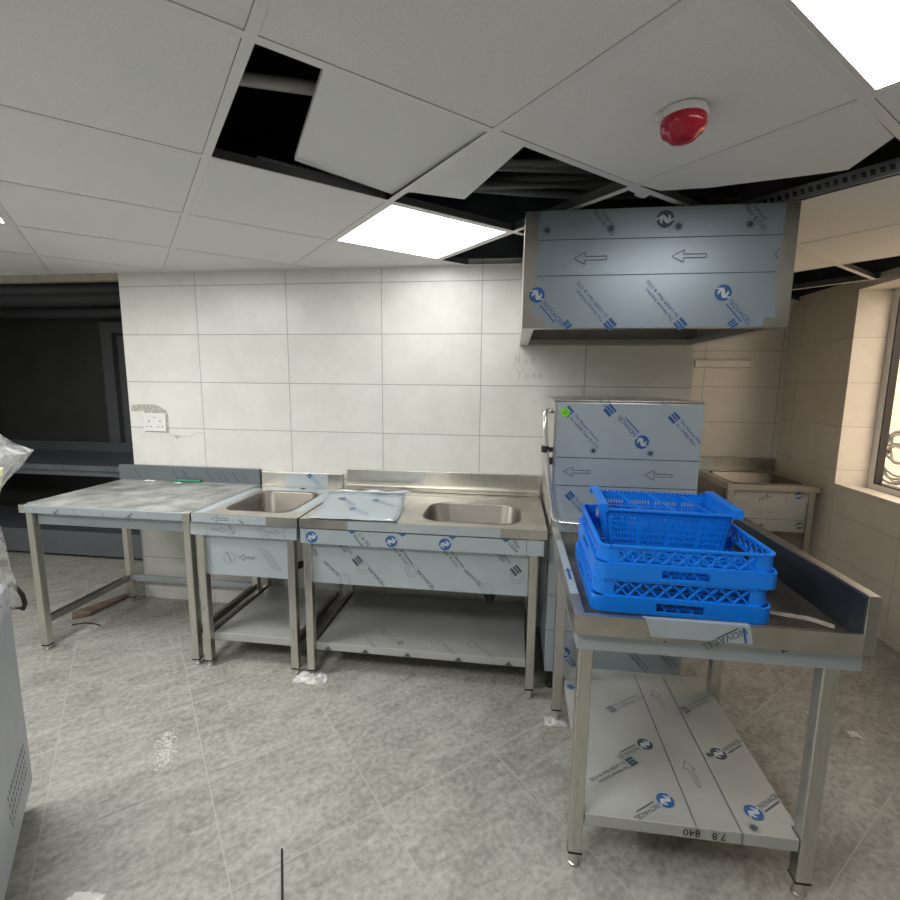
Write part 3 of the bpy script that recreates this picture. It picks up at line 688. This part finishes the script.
hp = [(DX0-.004, -.60, 1.392), (2.150, -.62, 1.392), (2.141, -.645, 1.380), (2.143, -.652, 1.30), (2.150, -.655, 1.22), (2.176, -.66, 1.02), (2.190, -.665, .925), (2.200, -.67, .898), (2.225, -.675, .882), (2.29, -.678, .880), (2.80, -.678, .880), (2.845, -.67, .90), (2.855, -.66, .98)]
hb = MB().tube(hp, .0115, 12).build('handle', M['chrome'], t, smooth=True)
MB().tube([(2.146, -.652, 1.205), (2.146, -.652, 1.235)], .017, 12).build('clamp', M['black'], hb); MB().box(2.143, DX0-.004, -.66, -.64, 1.208, 1.228).build('clamp', M['black'], hb); MB().box(2.15, DX0-.004, -.66, -.63, 1.15, 1.18).build('clamp', M['black'], hb)
for x, y in ((2.22, -.58), (2.77, -.58), (2.22, -.08), (2.77, -.08)): MB().lathe([(.022, 0), (.022, .012), (.014, .02), (.014, .10)], (x, y, 0), 14).build('foot', M['black'], t)
B(DX0-.0025, DX0, -.60, -.57, .60, .66).build('latch', M['black'], t)

# ---- extraction hood
HX0, HX1, HY0, HZ0, HZ1 = 2.022, 2.990, -.900, 1.732, 2.166
t = thing('extraction_hood', 'large box extraction hood with printed film on its front', 'extractor hood', (2.5, -.45, HZ0))
B(HX0, HX1, HY0, HY0+.002, HZ0, HZ1).build('front_panel', M['steel_dark'], t)
B(HX0, HX0+.002, HY0+.002, -.004, HZ0, HZ1).build('side_panel', M['steel'], t); B(HX1-.002, HX1, HY0+.002, -.004, HZ0, HZ1).build('side_panel', M['steel'], t)
B(HX0+.002, HX1-.002, -.006, -.004, HZ0, HZ1).build('rear_panel', M['steel_dark'], t); B(HX0+.002, HX1-.002, HY0+.002, -.006, HZ1-.003, HZ1).build('top_panel', M['steel_dark'], t)
g = MB(); a, b, c, d = HX0+.002, HX1-.002, HY0+.002, -.006; w_ = .045
g.box(a, b, c, c+w_, HZ0, HZ0+.003); g.box(a, b, d-w_, d, HZ0, HZ0+.003); g.box(a, a+w_, c+w_, d-w_, HZ0, HZ0+.003); g.box(b-w_, b, c+w_, d-w_, HZ0, HZ0+.003)
g.box(a+w_-.003, a+w_, c+w_, d-w_, HZ0+.003, HZ0+.03); g.box(b-w_, b-w_+.003, c+w_, d-w_, HZ0+.003, HZ0+.03); g.box(a+w_, b-w_, d-w_, d-w_+.003, HZ0+.003, HZ0+.03); g.box(a+w_, b-w_, c+w_-.003, c+w_, HZ0+.003, HZ0+.03)
g.build('gutter', M['steel'], t)
fb = MB()
for k in range(2): fb.box(a+w_+.01+k*.44, a+w_+.43+k*.44, d-.42, d-.05, HZ0+.14, HZ0+.16)
fb.build('filter', M['steel_dark'], t)
fpts = [(2.077, 2.150), (2.088, 2.166), (2.945, 2.164), (2.935, 1.99), (2.926, 1.90), (2.938, 1.815), (2.944, 1.768), (2.906, 1.768), (2.901, 1.734), (2.112, 1.734), (2.104, 1.771), (2.060, 1.771)]
fl = MB().loft([[(x, HY0-.0012, z) for x, z in fpts], [(x, HY0, z) for x, z in fpts]], True, True).build('protective_film', M['film'], t)
p = Print((2.5, HY0-.0012, 1.95), (1,0,0), (0,0,1))
p.line(-.425, .110, .438, .106, .003, 1); p.line(-.428, -.022, .428, -.022, .003, 1)
p.novacel(.255, -.093, -48, 1.1); p.novacel(-.425, -.092, -48, 1.1)
for x in (-.144, .113): p.laser(x, -.205, 132, 1.1)
p.badge(-.305, -.205, .028, 40); p.badge(.298, -.205, .028, 40)
p.logo(.032, .172, .062, 0, 1)
for x in (-.17, .36): p.text('Fiber & CO2', x-.06, .205, -50, .022, 1); p.text('Solution', x-.03, .205, -50, .02, 1)
for x in (-.395, -.160, .080, .325): p.burst(x, .145, .024)
p.arrow(-.17, .040, .12, 180); p.arrow(.185, .040, .12, 180)
p.line(.418, .04, .432, .06, .0022); p.line(.418, .04, .430, .02, .0022)
p.build('film_print', INK, fl)

# ---- dish racks and crate
def dish_rack(name, label, x, y, z, rz):
    t = thing(name, label, 'dish rack', (x, y, z), rz, 'blue dish racks')
    W, D = .500, .500; h = .100
    band = MB(); rim = MB(); th = .006; lats = []; posts = []
    # lower flared band, handle slot in each side
    for k in range(4):
        ca, sa = math.cos(k*PI/2), math.sin(k*PI/2); lat = MB(); post = MB(); lats.append(lat); posts.append(post)
        def P_(s, d, zz): return (ca*s - sa*d, sa*s + ca*d, zz)
        def bx(mb, s0, s1, d0, d1, z0, z1):
            mb.add([P_(s0,d0,z0),P_(s1,d0,z0),P_(s1,d1,z0),P_(s0,d1,z0),P_(s0,d0,z1),P_(s1,d0,z1),P_(s1,d1,z1),P_(s0,d1,z1)], [(3,2,1,0),(4,5,6,7),(0,1,5,4),(1,2,6,5),(2,3,7,6),(3,0,4,7)])
        d = -.25; c = .035
        bx(band, -.25+c, -.065, d, d+th, .0, .046); bx(band, .065, .25-c, d, d+th, .0, .046); bx(band, -.065, .065, d, d+th, .0, .010); bx(band, -.065, .065, d, d+th, .036, .046)
        bx(band, -.25+c, .25-c, d, d+.016, .046, .049)
        e = -.241
        bx(rim, -.241+c, .241-c, e-.003, e+th+.003, .093, .100)
        bx(post, -.241+c, -.185, e, e+th-.001, .049, .093)
        def bs(mb, s0, s1, d0, d1, z0, z1):   # the return of the same corner on the neighbouring side
            mb.add([(ca*a_-sa*b_, sa*a_+ca*b_, z_) for a_, b_, z_ in ((d0,-s0,z0),(d1,-s0,z0),(d1,-s1,z0),(d0,-s1,z0),(d0,-s0,z1),(d1,-s0,z1),(d1,-s1,z1),(d0,-s1,z1))], [(3,2,1,0),(4,5,6,7),(0,1,5,4),(1,2,6,5),(2,3,7,6),(3,0,4,7)])
        bs(post, .185, .241-c, e, e+th-.001, .049, .093)
        n = 9; st = .37/n
        for i in range(n):
            for sg in (1, -1):
                a = Vector(P_(-.185+i*st, e+.003, .049 if sg > 0 else .093)); b = Vector(P_(-.185+(i+1)*st, e+.003, .093 if sg > 0 else .049))
                lat.bar(a, b, .0045, .006, up=Vector(P_(0,1,0)))
        # rounded corners
        for mb, ro, d0, z0, z1, tt in ((band, c, -.25, 0, .046, th), (rim, c, -.244, .093, .100, .012), (post, c, -.241, .049, .093, th)):
            cx, cy = d0+ro, d0+ro; q = []
            for i in range(7):
                a = PI+PI/2*i/6; q.append((cx+ro*math.cos(a), cy+ro*math.sin(a)))
            for i in range(6, -1, -1):
                a = PI+PI/2*i/6; q.append((cx+(ro-tt)*math.cos(a), cy+(ro-tt)*math.sin(a)))
            q = [(ca*px-sa*py, sa*px+ca*py) for px, py in q]
            for i in range(6): mb.prism([q[i], q[i+1], q[12-i], q[13-i]], z0, z1)
    bo = MB()
    for i in range(13):
        s = -.225+i*.0375; bo.bar((s, -.242, .012), (s, .242, .012), .004, .008); bo.bar((-.242, s, .012), (.242, s, .012), .004, .008)
    band.build('lower_band', M['blue'], t, local=True); rim.build('rim', M['blue'], t, local=True, bevel=.001)
    for q_ in posts: q_.build('corner_wall', M['blue'], t, local=True)
    for q_ in lats: q_.build('lattice', M['blue'], t, local=True)
    bo.build('grid_bottom', M['blue'], t, local=True)
    return t
dish_rack('dish_rack', 'blue lattice dish rack at the bottom of the stack, on the steel table', 2.498, -1.222, .8515, math.radians(-1.5))
dish_rack('dish_rack', 'upper blue lattice dish rack of the stack, holding the small crate', 2.508, -1.218, .9515, math.radians(-1.5))
t = thing('plastic_crate', 'small blue slotted plastic crate set inside the top dish rack', 'crate', (2.522, -1.105, .969), math.radians(-3.0))
W, D, H = .395, .262, .135
cm = MB()
def crate_wall(put, L, nc):
    put(cm, -L/2, L/2, 0, .012); put(cm, -L/2, L/2, H-.022, H-.004)
    rows = 5; rh = (H-.034)/rows
    for r in range(rows):
        z0 = .012+r*rh
        put(cm, -L/2, L/2, z0+rh*.66, z0+rh)
        for c in range(nc):
            a = -L/2+c*L/nc; put(cm, a, a+.016, z0, z0+rh*.66)
            k = 8
            for i in range(k):
                s = a+.016+(L/nc-.016)*(i+.62)/k; put(cm, s, s+(L/nc-.016)/k*.42, z0, z0+rh*.66)
    put(cm, L/2-.014, L/2, .012, H-.02)
for yy in (-D/2, D/2-.004):
    crate_wall(lambda mb, a, b, z0, z1: mb.box(a, b, yy, yy+.004, z0, z1), W, 4)
for xx in (-W/2, W/2-.004):
    crate_wall(lambda mb, a, b, z0, z1: mb.box(xx, xx+.004, a, b, z0, z1), D, 3)
for i in range(22):
    s = -W/2+.012+i*(W-.024)/21; cm.box(s-.003, s+.003, -D/2, D/2, 0, .004)
for i in range(9):
    s = -D/2+.012+i*(D-.024)/8; cm.box(-W/2, W/2, s-.004, s+.004, 0, .004)
cm.v = [(x*(.92+.08*z/H), y*(.90+.10*z/H), z) for x, y, z in cm.v]
cm.build('basket_body', M['blue'], t, local=True)
r = MB(); r.box(-W/2-.010, W/2+.010, -D/2-.010, -D/2+.004, H-.006, H); r.build('rim', M['blue'], t, local=True); r = MB(); r.box(-W/2-.010, W/2+.010, D/2-.004, D/2+.010, H-.006, H)
for i in range(28):
    s = -W/2+i*W/27; r.box(s-.003, s+.003, D/2-.006, D/2+.010, H, H+.006)
r.build('rim', M['blue'], t, local=True)
for sg in (-1, 1):
    h = MB(); xa, xb = sorted((sg*(W/2-.004), sg*(W/2+.026)))
    h.box(xa, xb, -D/2-.012, D/2+.012, H+.012, H+.017); h.box(xa, xb, -D/2-.012, -D/2-.006, H-.012, H+.012); h.box(xa, xb, D/2+.006, D/2+.012, H-.012, H+.012)
    xc = sg*(W/2-.002); h.box(min(xc, xc+sg*.004), max(xc, xc+sg*.004), -D/2-.01, D/2+.01, H-.01, H+.012)
    h.build('handle', M['blue'], t, local=True, bevel=.001)
dv = MB()
for k in range(3): dv.bar((-W/2+.08+k*.11, D/2-.006, H-.004), (-W/2+.115+k*.11, -D/2+.006, H-.004), .004, .006)
dv.build('cross_bar', M['blue'], t, local=True)

# ---- alcove sink
t = thing('sink_unit', 'brownish steel sink in the far corner by the window wall', 'sink', (3.9, 1.15, 0))
x0, x1, y0, y1 = 3.575, 4.19, .80, 1.490
hole = (3.63, 4.13, .86, 1.34)
tb = MB(); top_with_hole(tb, x0, x1, y0, y1, .800, hole, .05)
tb.box(x0, x1, y0-.003, y0, .757, .800); tb.box(x0-.002, x0, y0, y1, .757, .7998); tb.box(x1, x1+.002, y0, y1, .757, .7998)
tb.build('countertop', M['steel_top'], t); basin(t, hole, .05, .80, .25)
B(x0+.03, x1+.03, y1-.025, y1, .800, .895).build('backsplash', M['steel_dark'], t, bevel=.002)
B(x0+.03, x0+.15, y1-.027, y1-.025, .80, .89).build('backsplash_film', M['film_pale'], t)
p = B(x0+.008, x1-.004, y0+.025, y0+.035, .672, .757).build('skirt', M['film_grey'], t)
q = B(x0+.02, x1-.055, y0+.03, y0+.042, .450, .672).build('front_panel', M['film_grey'], t)
pr = Print((3.88, y0+.025, .715), (1,0,0), (0,0,1)); pr.text('NW', .0, .02, 200, .05, 1); pr.logo(.19, .01, .05, 20, 0); pr.line(-.24, -.04, -.24, .04, .002); pr.line(-.02, -.04, -.02, .04, .002); pr.line(.11, -.04, .11, .04, .002); pr.build('film_print', INK, p)
pr = Print((3.86, y0+.03, .56), (1,0,0), (0,0,1)); pr.arrow(.06, .04, .14, 180, 2); pr.line(-.26, -.02, .27, -.02, .003, 1); pr.laser(-.02, -.07, -50, .8, 1); pr.logo(.24, -.06, .05, 20, 1); pr.build('film_print', INK, q)
for x, y in ((x0+.012, y0+.015), (x1-.052, y0+.015), (x0+.012, y1-.06), (x1-.052, y1-.06)): leg(t, x, y, .757)
B(x0+.05, x1-.05, y0+.05, y1-.05, .14, .175).build('shelf', M['film_grey'], t)
B(x0-.001, x0+.012, y0+.06, y1-.06, .46, .757).build('side_panel', M['steel_dark'], t)

# ---- wall light bar
t = thing('wall_light', 'slim white batten light fixed on the tiled alcove wall', 'wall light', (3.72, 1.47, 1.69))
B(3.50, 3.94, 1.44, 1.497, 1.662, 1.722).build('housing', M['white_plastic'], t, bevel=.006)
B(3.93, 3.946, 1.436, 1.497, 1.658, 1.726).build('end_cap', M['white_plastic'], t, bevel=.003)

# ---- double socket with its chased cut-out
t = thing('wall_socket', 'white double power socket in a rough cut-out on tiled wall', 'socket', (-.345, -.004, 1.235))
B(-.423, -.262, -.012, -.0015, 1.176, 1.296).build('plate', M['white_plastic'], t, bevel=.004)
pl = MB()
pts = [(-.515, 1.305), (-.512, 1.345), (-.46, 1.352), (-.355, 1.354), (-.32, 1.348), (-.262, 1.315), (-.250, 1.29), (-.250, 1.165), (-.262, 1.165), (-.262, 1.296), (-.423, 1.296), (-.423, 1.31)]
pl.loft([[(x, -.0016, z) for x, z in pts], [(x, -.0002, z) for x, z in pts]], True, True); pl.build('plaster_patch', M['plaster'], t)
for cx in (-.383, -.302):
    B(cx-.010, cx+.010, -.0145, -.012, 1.262, 1.280).build('switch', M['white_plastic'], t, bevel=.001)
    sl = MB(); sl.box(cx-.003, cx+.003, -.0126, -.012, 1.236, 1.250); sl.box(cx-.019, cx-.010, -.0126, -.012, 1.204, 1.211); sl.box(cx+.010, cx+.019, -.0126, -.012, 1.204, 1.211)
    sl.build('pin_slot', M['socket_hole'], t)
B(-.352, -.330, -.0126, -.012, 1.268, 1.272).build('marking', M['print_grey'], t)
p = Print((0, 0, 0), (1,0,0), (0,0,1), .0008)
q = [(-.26, 1.155), (-.20, 1.152), (-.17, 1.140), (-.10, 1.150), (-.05, 1.172), (-.005, 1.174)]
for a, b in zip(q, q[1:]): p.line(*a, *b, .003, 0)
p.line(-.205, 1.152, -.195, 1.128, .012, 0); p.line(-.17, 1.15, -.20, 1.14, .010, 0)
o = p.build('wall_crack', [M['plaster']], bpy.data.objects['wall_back'])
p = Print((2.06, 0, 1.63), (1,0,0), (0,0,1), .0008)
def stroke(q):
    for a, b in zip(q, q[1:]): p.line(*a, *b, .0022, 0)
for dx_, dz_, glyphs in ((-.06, .0, ([(0,0),(.0,.045),(.022,.005),(.024,.05)], [(.05,.01),(.06,.022),(.072,.012),(.062,.0),(.05,.01)], [(.09,.0),(.112,.03)], [(.09,.03),(.112,.0)])),
                       (-.05, -.085, ([(0,.05),(.02,.025)], [(.042,.058),(.02,.025),(.012,-.01)], [(.05,.01),(.06,.026),(.074,.014),(.062,.002),(.05,.01)], [(.09,.0),(.112,.03)], [(.09,.03),(.112,.0)], [(.125,.0),(.145,.028)], [(.125,.028),(.145,.0)]))):
    for g_ in glyphs: stroke([(x+dx_, y+dz_) for x, y in g_])
p.build('pencil_note', [M['pencil']], bpy.data.objects['wall_back'])

# ================================================================== LEFT: appliance under plastic
# aligned with the tile grid: its right face lies along v at u = -.777
t = thing('appliance', 'pale blue-grey appliance cabinet on casters under a draped plastic sheet', 'appliance', (0, 0, 0))
uf = -.777; va, vb = -2.10, -1.36
body = MB(); body.prism(uvpoly(uf-.62, uf, va, vb), .09, .84); body.build('cabinet', M['appliance'], t, bevel=.018, seg=3)
vt = MB()
for r_ in range(4):
    for k in range(11):
        v_ = -1.70+.245*(k/10.) + .011*(r_ % 2); z_ = .29-.032*r_
        if v_ < -1.405: vt.add([up_(uf+.0008, v_-.006, z_), up_(uf+.0008, v_, z_+.011), up_(uf+.0008, v_+.006, z_), up_(uf+.0008, v_, z_-.011)], [(0,3,2,1)])
vt.build('vent', M['black'], t)
for u_, v_ in ((uf-.045, vb-.07), (uf-.57, vb-.07), (uf-.045, va+.07), (uf-.57, va+.07)):
    c_ = uv(u_, v_); k_ = MB().tube([(c_[0]-.011, c_[1]-.011, .033), (c_[0]+.011, c_[1]+.011, .033)], .033, 16).build('caster', M['black'], t)
    MB().box(c_[0]-.016, c_[0]+.016, c_[1]-.016, c_[1]+.016, .05, .092).build('bracket', M['galv'], k_)
# plastic sheet: a loose cover with a pointed flap at the far corner
rnd = random.Random(21)
loops = []; n = 44
base = []
for i in range(n):
    q = i/n*4; s = int(q); f = q-s
    c4 = [(uf-.64, va-.02), (uf+.012, va-.02), (uf+.012, vb+.012), (uf-.64, vb+.012)]
    a, b = c4[s], c4[(s+1) % 4]; base.append((a[0]*(1-f)+b[0]*f, a[1]*(1-f)+b[1]*f))
cen = (uf-.31, (va+vb)/2)
prof = [(.775, 1.008, 0), (.83, 1.008, .0), (.90, 1.0, -.005), (.97, .985, -.01), (1.05, .97, -.02), (1.13, .975, -.005), (1.19, .98, .05), (1.235, .985, .12), (1.272, .985, .185), (1.30, .95, .12), (1.355, .88, .06), (1.43, .70, .02), (1.49, .3, 0)]
for z, sc, flare in prof:
    L = []
    for i, (u_, v_) in enumerate(base):
        du, dv_ = u_-cen[0], v_-cen[1]; corner = max(0, 1-math.hypot(u_-(uf+.01), v_-(vb+.01))/.30)
        k = sc+rnd.uniform(-.016, .016)+flare*corner*1.5
        hem = .03*math.sin(i*1.7) if z < .8 else 0
        wob = .022*math.sin(i*2.3+z*19)+rnd.uniform(-.008, .008)
        L.append(up_(cen[0]+du*k, cen[1]+dv_*k, z+hem+wob*.6))
    loops.append(L)
ps = MB().loft(loops, cap1=True).build('plastic_cover', M['plastic'], smooth=False)
tag(ps, 'crumpled clear plastic sheet draped over the blue-grey appliance', 'plastic sheet')

lo = [up_(uf-.12, vb-.12, .8405), up_(uf-.05, vb-.12, .8405), up_(uf-.05, vb-.05, .8405), up_(uf-.12, vb-.05, .8405)]
hi = [up_(uf-.09, vb-.06, 1.225), up_(uf+.022, vb-.06, 1.225), up_(uf+.022, vb+.030, 1.225), up_(uf-.09, vb+.030, 1.225)]
tag(MB().loft([lo, hi], True, True).build('carton', M['yellow'], bevel=.003), 'pale yellow carton standing under the plastic sheet on the appliance', 'box')
pts = [up_(uf-.16, vb+.04, .83), up_(uf-.08, vb+.05, .835), up_(uf-.03, vb+.055, .825), up_(uf+.005, vb+.055, .80), up_(uf+.022, vb+.055, .765), up_(uf+.026, vb+.055, .73), up_(uf+.018, vb+.055, .71)]
pc = MB().tube(pts, .0075, 10).build('power_cord', M['black'], smooth=True)
tag(pc, 'black power cord looping out from the plastic-covered appliance', 'cord')
MB().tube([up_(uf+.020, vb+.055, .717), up_(uf-.02, vb+.05, .727)], .005, 8).build('plug_pin', M['black'], pc)

# ------------------------------------------------------------------ things on the floor
b = MB(); b.add([(-.78,-.42,.012),(-.60,-.03,.012),(-.575,-.045,.012),(-.60,-.44,.012)], [(0,3,2,1)])
t = MB().prism([(-.80,-.30), (-.655,.02), (-.635,.02), (-.635,-.02), (-.67,-.30), (-.74,-.36)], .002, .022)
tag(t.build('timber_board', M['wood'], bevel=.002), 'dusty timber offcut on the floor under the worktable', 'board')
tag(crumple(MB(), 1.005, -.705, 0, .085, .05, .035, 31, 9).build('film_scrap', M['crumple'], solid=.001), 'crumpled clear film on the floor by the sink legs', 'plastic scrap')
tag(crumple(MB(), 2.225, -.845, 0, .05, .03, .012, 33, 7).build('film_scrap', M['crumple'], solid=.001), 'crumpled clear film under the foot of the dish table', 'plastic scrap')
r = tag(crumple(MB(), .793, -1.832, 0, .050, .050, .045, 35, 9).build('crumpled_rag', M['paper'], solid=.002, smooth=True), 'crumpled white rag on the floor at the bottom edge', 'rag')
tag(MB().tube([(1.288, -1.577, .004), (1.322, -1.643, .004), (1.362, -1.72, .004), (1.42, -1.83, .004)], .0032, 8).build('black_cord', M['black'], smooth=True), 'short straight black cord on the floor at the bottom edge', 'cord')
tag(crumple(MB(), 3.425, -.62, 0, .028, .018, .012, 41, 5).build('paper_scrap', M['paper'], solid=.001), 'white paper scrap on the floor just left of the dish table leg', 'paper scrap')
tag(crumple(MB(), 3.525, -.735, 0, .022, .020, .012, 43, 5).build('paper_scrap', M['paper'], solid=.001), 'white paper scrap on the floor just right of the dish table leg', 'paper scrap')
tag(MB().tube([(-.68, -.42, .004), (-.62, -.385, .004), (-.56, -.385, .004), (-.50, -.40, .004)], .004, 7).build('twig_of_wire', M['black'], smooth=True), 'bent piece of black wire on the floor before the worktable', 'wire')
for x, y in ((-.05, -.43), (.00, -.46)):
    pass
d = MB(); rnd = random.Random(77)
for k in range(260):
    q = rnd.random(); x = .55+.10*q+rnd.gauss(0, .012+.02*q*(1-q)*2); y = -1.15-.17*q+rnd.gauss(0, .016); s_ = rnd.uniform(.0012, .0045)
    d.lathe([(s_, .0004), (s_*.6, .0010), (s_*.1, .0013)], (x, y, 0), 6)
do = d.build('plaster_dust', M['dust']); do['kind'] = 'stuff'; tag(do, 'smear of white plaster dust on the floor tiles before the worktable', 'dust')

# ------------------------------------------------------------------ dark room beyond the opening
t = thing('steel_counter', 'steel counter coloured dark as in shade, in the unlit room beyond the opening', 'counter', (-2.2, .9, 0))
MB().box(-3.7, -.62, .555, 1.30, .765, .81).build('countertop', M['film_dark'], t, bevel=.003)  # dark film colour on the counter stands in for the room's shade
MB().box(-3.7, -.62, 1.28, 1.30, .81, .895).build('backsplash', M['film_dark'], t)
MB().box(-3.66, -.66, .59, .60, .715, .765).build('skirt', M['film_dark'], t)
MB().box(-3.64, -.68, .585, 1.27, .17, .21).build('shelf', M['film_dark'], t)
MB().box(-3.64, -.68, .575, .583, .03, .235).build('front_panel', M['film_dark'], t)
p = Print((-1.6, .555, .787), (1,0,0), (0,0,1))
for x in (-.45, -.1, .3, .6): p.line(x, .02, x+.05, -.02, .008, 1); p.line(x+.06, .02, x+.11, -.02, .004, 1)
p.build('film_marks', INK, t)
for x in (-3.68, -.68):
    for y in (.575, 1.23): MB().box(x, x+.04, y, y+.04, 0, .765).build('leg', M['film_dark'], t)
for k, (y, z, r_) in enumerate(((.50, 2.20, .045), (.82, 2.20, .085), (1.20, 2.13, .06))):
    tag(MB().tube([(-4.4, y-.1, z-.02), (-2.4, y, z), (-.50, y+.1, z+.02)], r_, 16).build('air_duct', M['duct'], smooth=True), ['slim dark duct nearest the opening, under the ceiling of the unlit room', 'fat dark duct hanging lowest in the unlit room', 'dark duct furthest back along the wall of the unlit room'][k], 'duct', 'ducts in the unlit room')
    hx_ = -2.4; MB().box(hx_-.012, hx_+.012, y-.01, y+.01, z+r_-.004, 3.003).build('hanger', M['galv'], bpy.data.objects['air_duct' if k == 0 else 'air_duct.%03d' % k])
tag(MB().box(-1.62, -1.54, .30, .36, 2.215, 2.33).box(-1.60, -1.56, .32, .34, 2.33, 3.004).build('junction_box', M['shaded_frame'], bevel=.003), 'grey box hanging from the slab of the unlit room', 'junction box')

# ================================================================== CAMERA, WORLD
cam = bpy.data.cameras.new('camera'); co = bpy.data.objects.new('camera', cam); C.objects.link(co)
R_ = Vector((0.9911307759543762, 0.13252102094257903, 0.009897674697253398)); U_ = Vector((-0.028669779991101818, 0.14050694583788667, 0.9896645097640769)); F_ = Vector((-0.12976065918196447, 0.9811707176529707, -0.14306010676990408))
mw = Matrix((R_, U_, -F_)).transposed().to_4x4(); mw.translation = Vector((1.9962839462329889, -2.839708833759703, 1.5215097674085618))
co.matrix_world = mw
cam.sensor_width = 36; cam.lens = 473.56937456182953/900*36; cam.clip_start = .02
sc = bpy.context.scene; sc.camera = co
wd = bpy.data.worlds.new('world'); sc.world = wd; wd.use_nodes = True
bg = wd.node_tree.nodes['Background']; bg.inputs[0].default_value = (1., .81, .64, 1); bg.inputs[1].default_value = 3.5
sc.view_settings.view_transform = 'Standard'; sc.view_settings.look = 'None'; sc.view_settings.gamma = 1; sc.view_settings.use_curve_mapping = False
sc.view_settings.exposure = 0.1
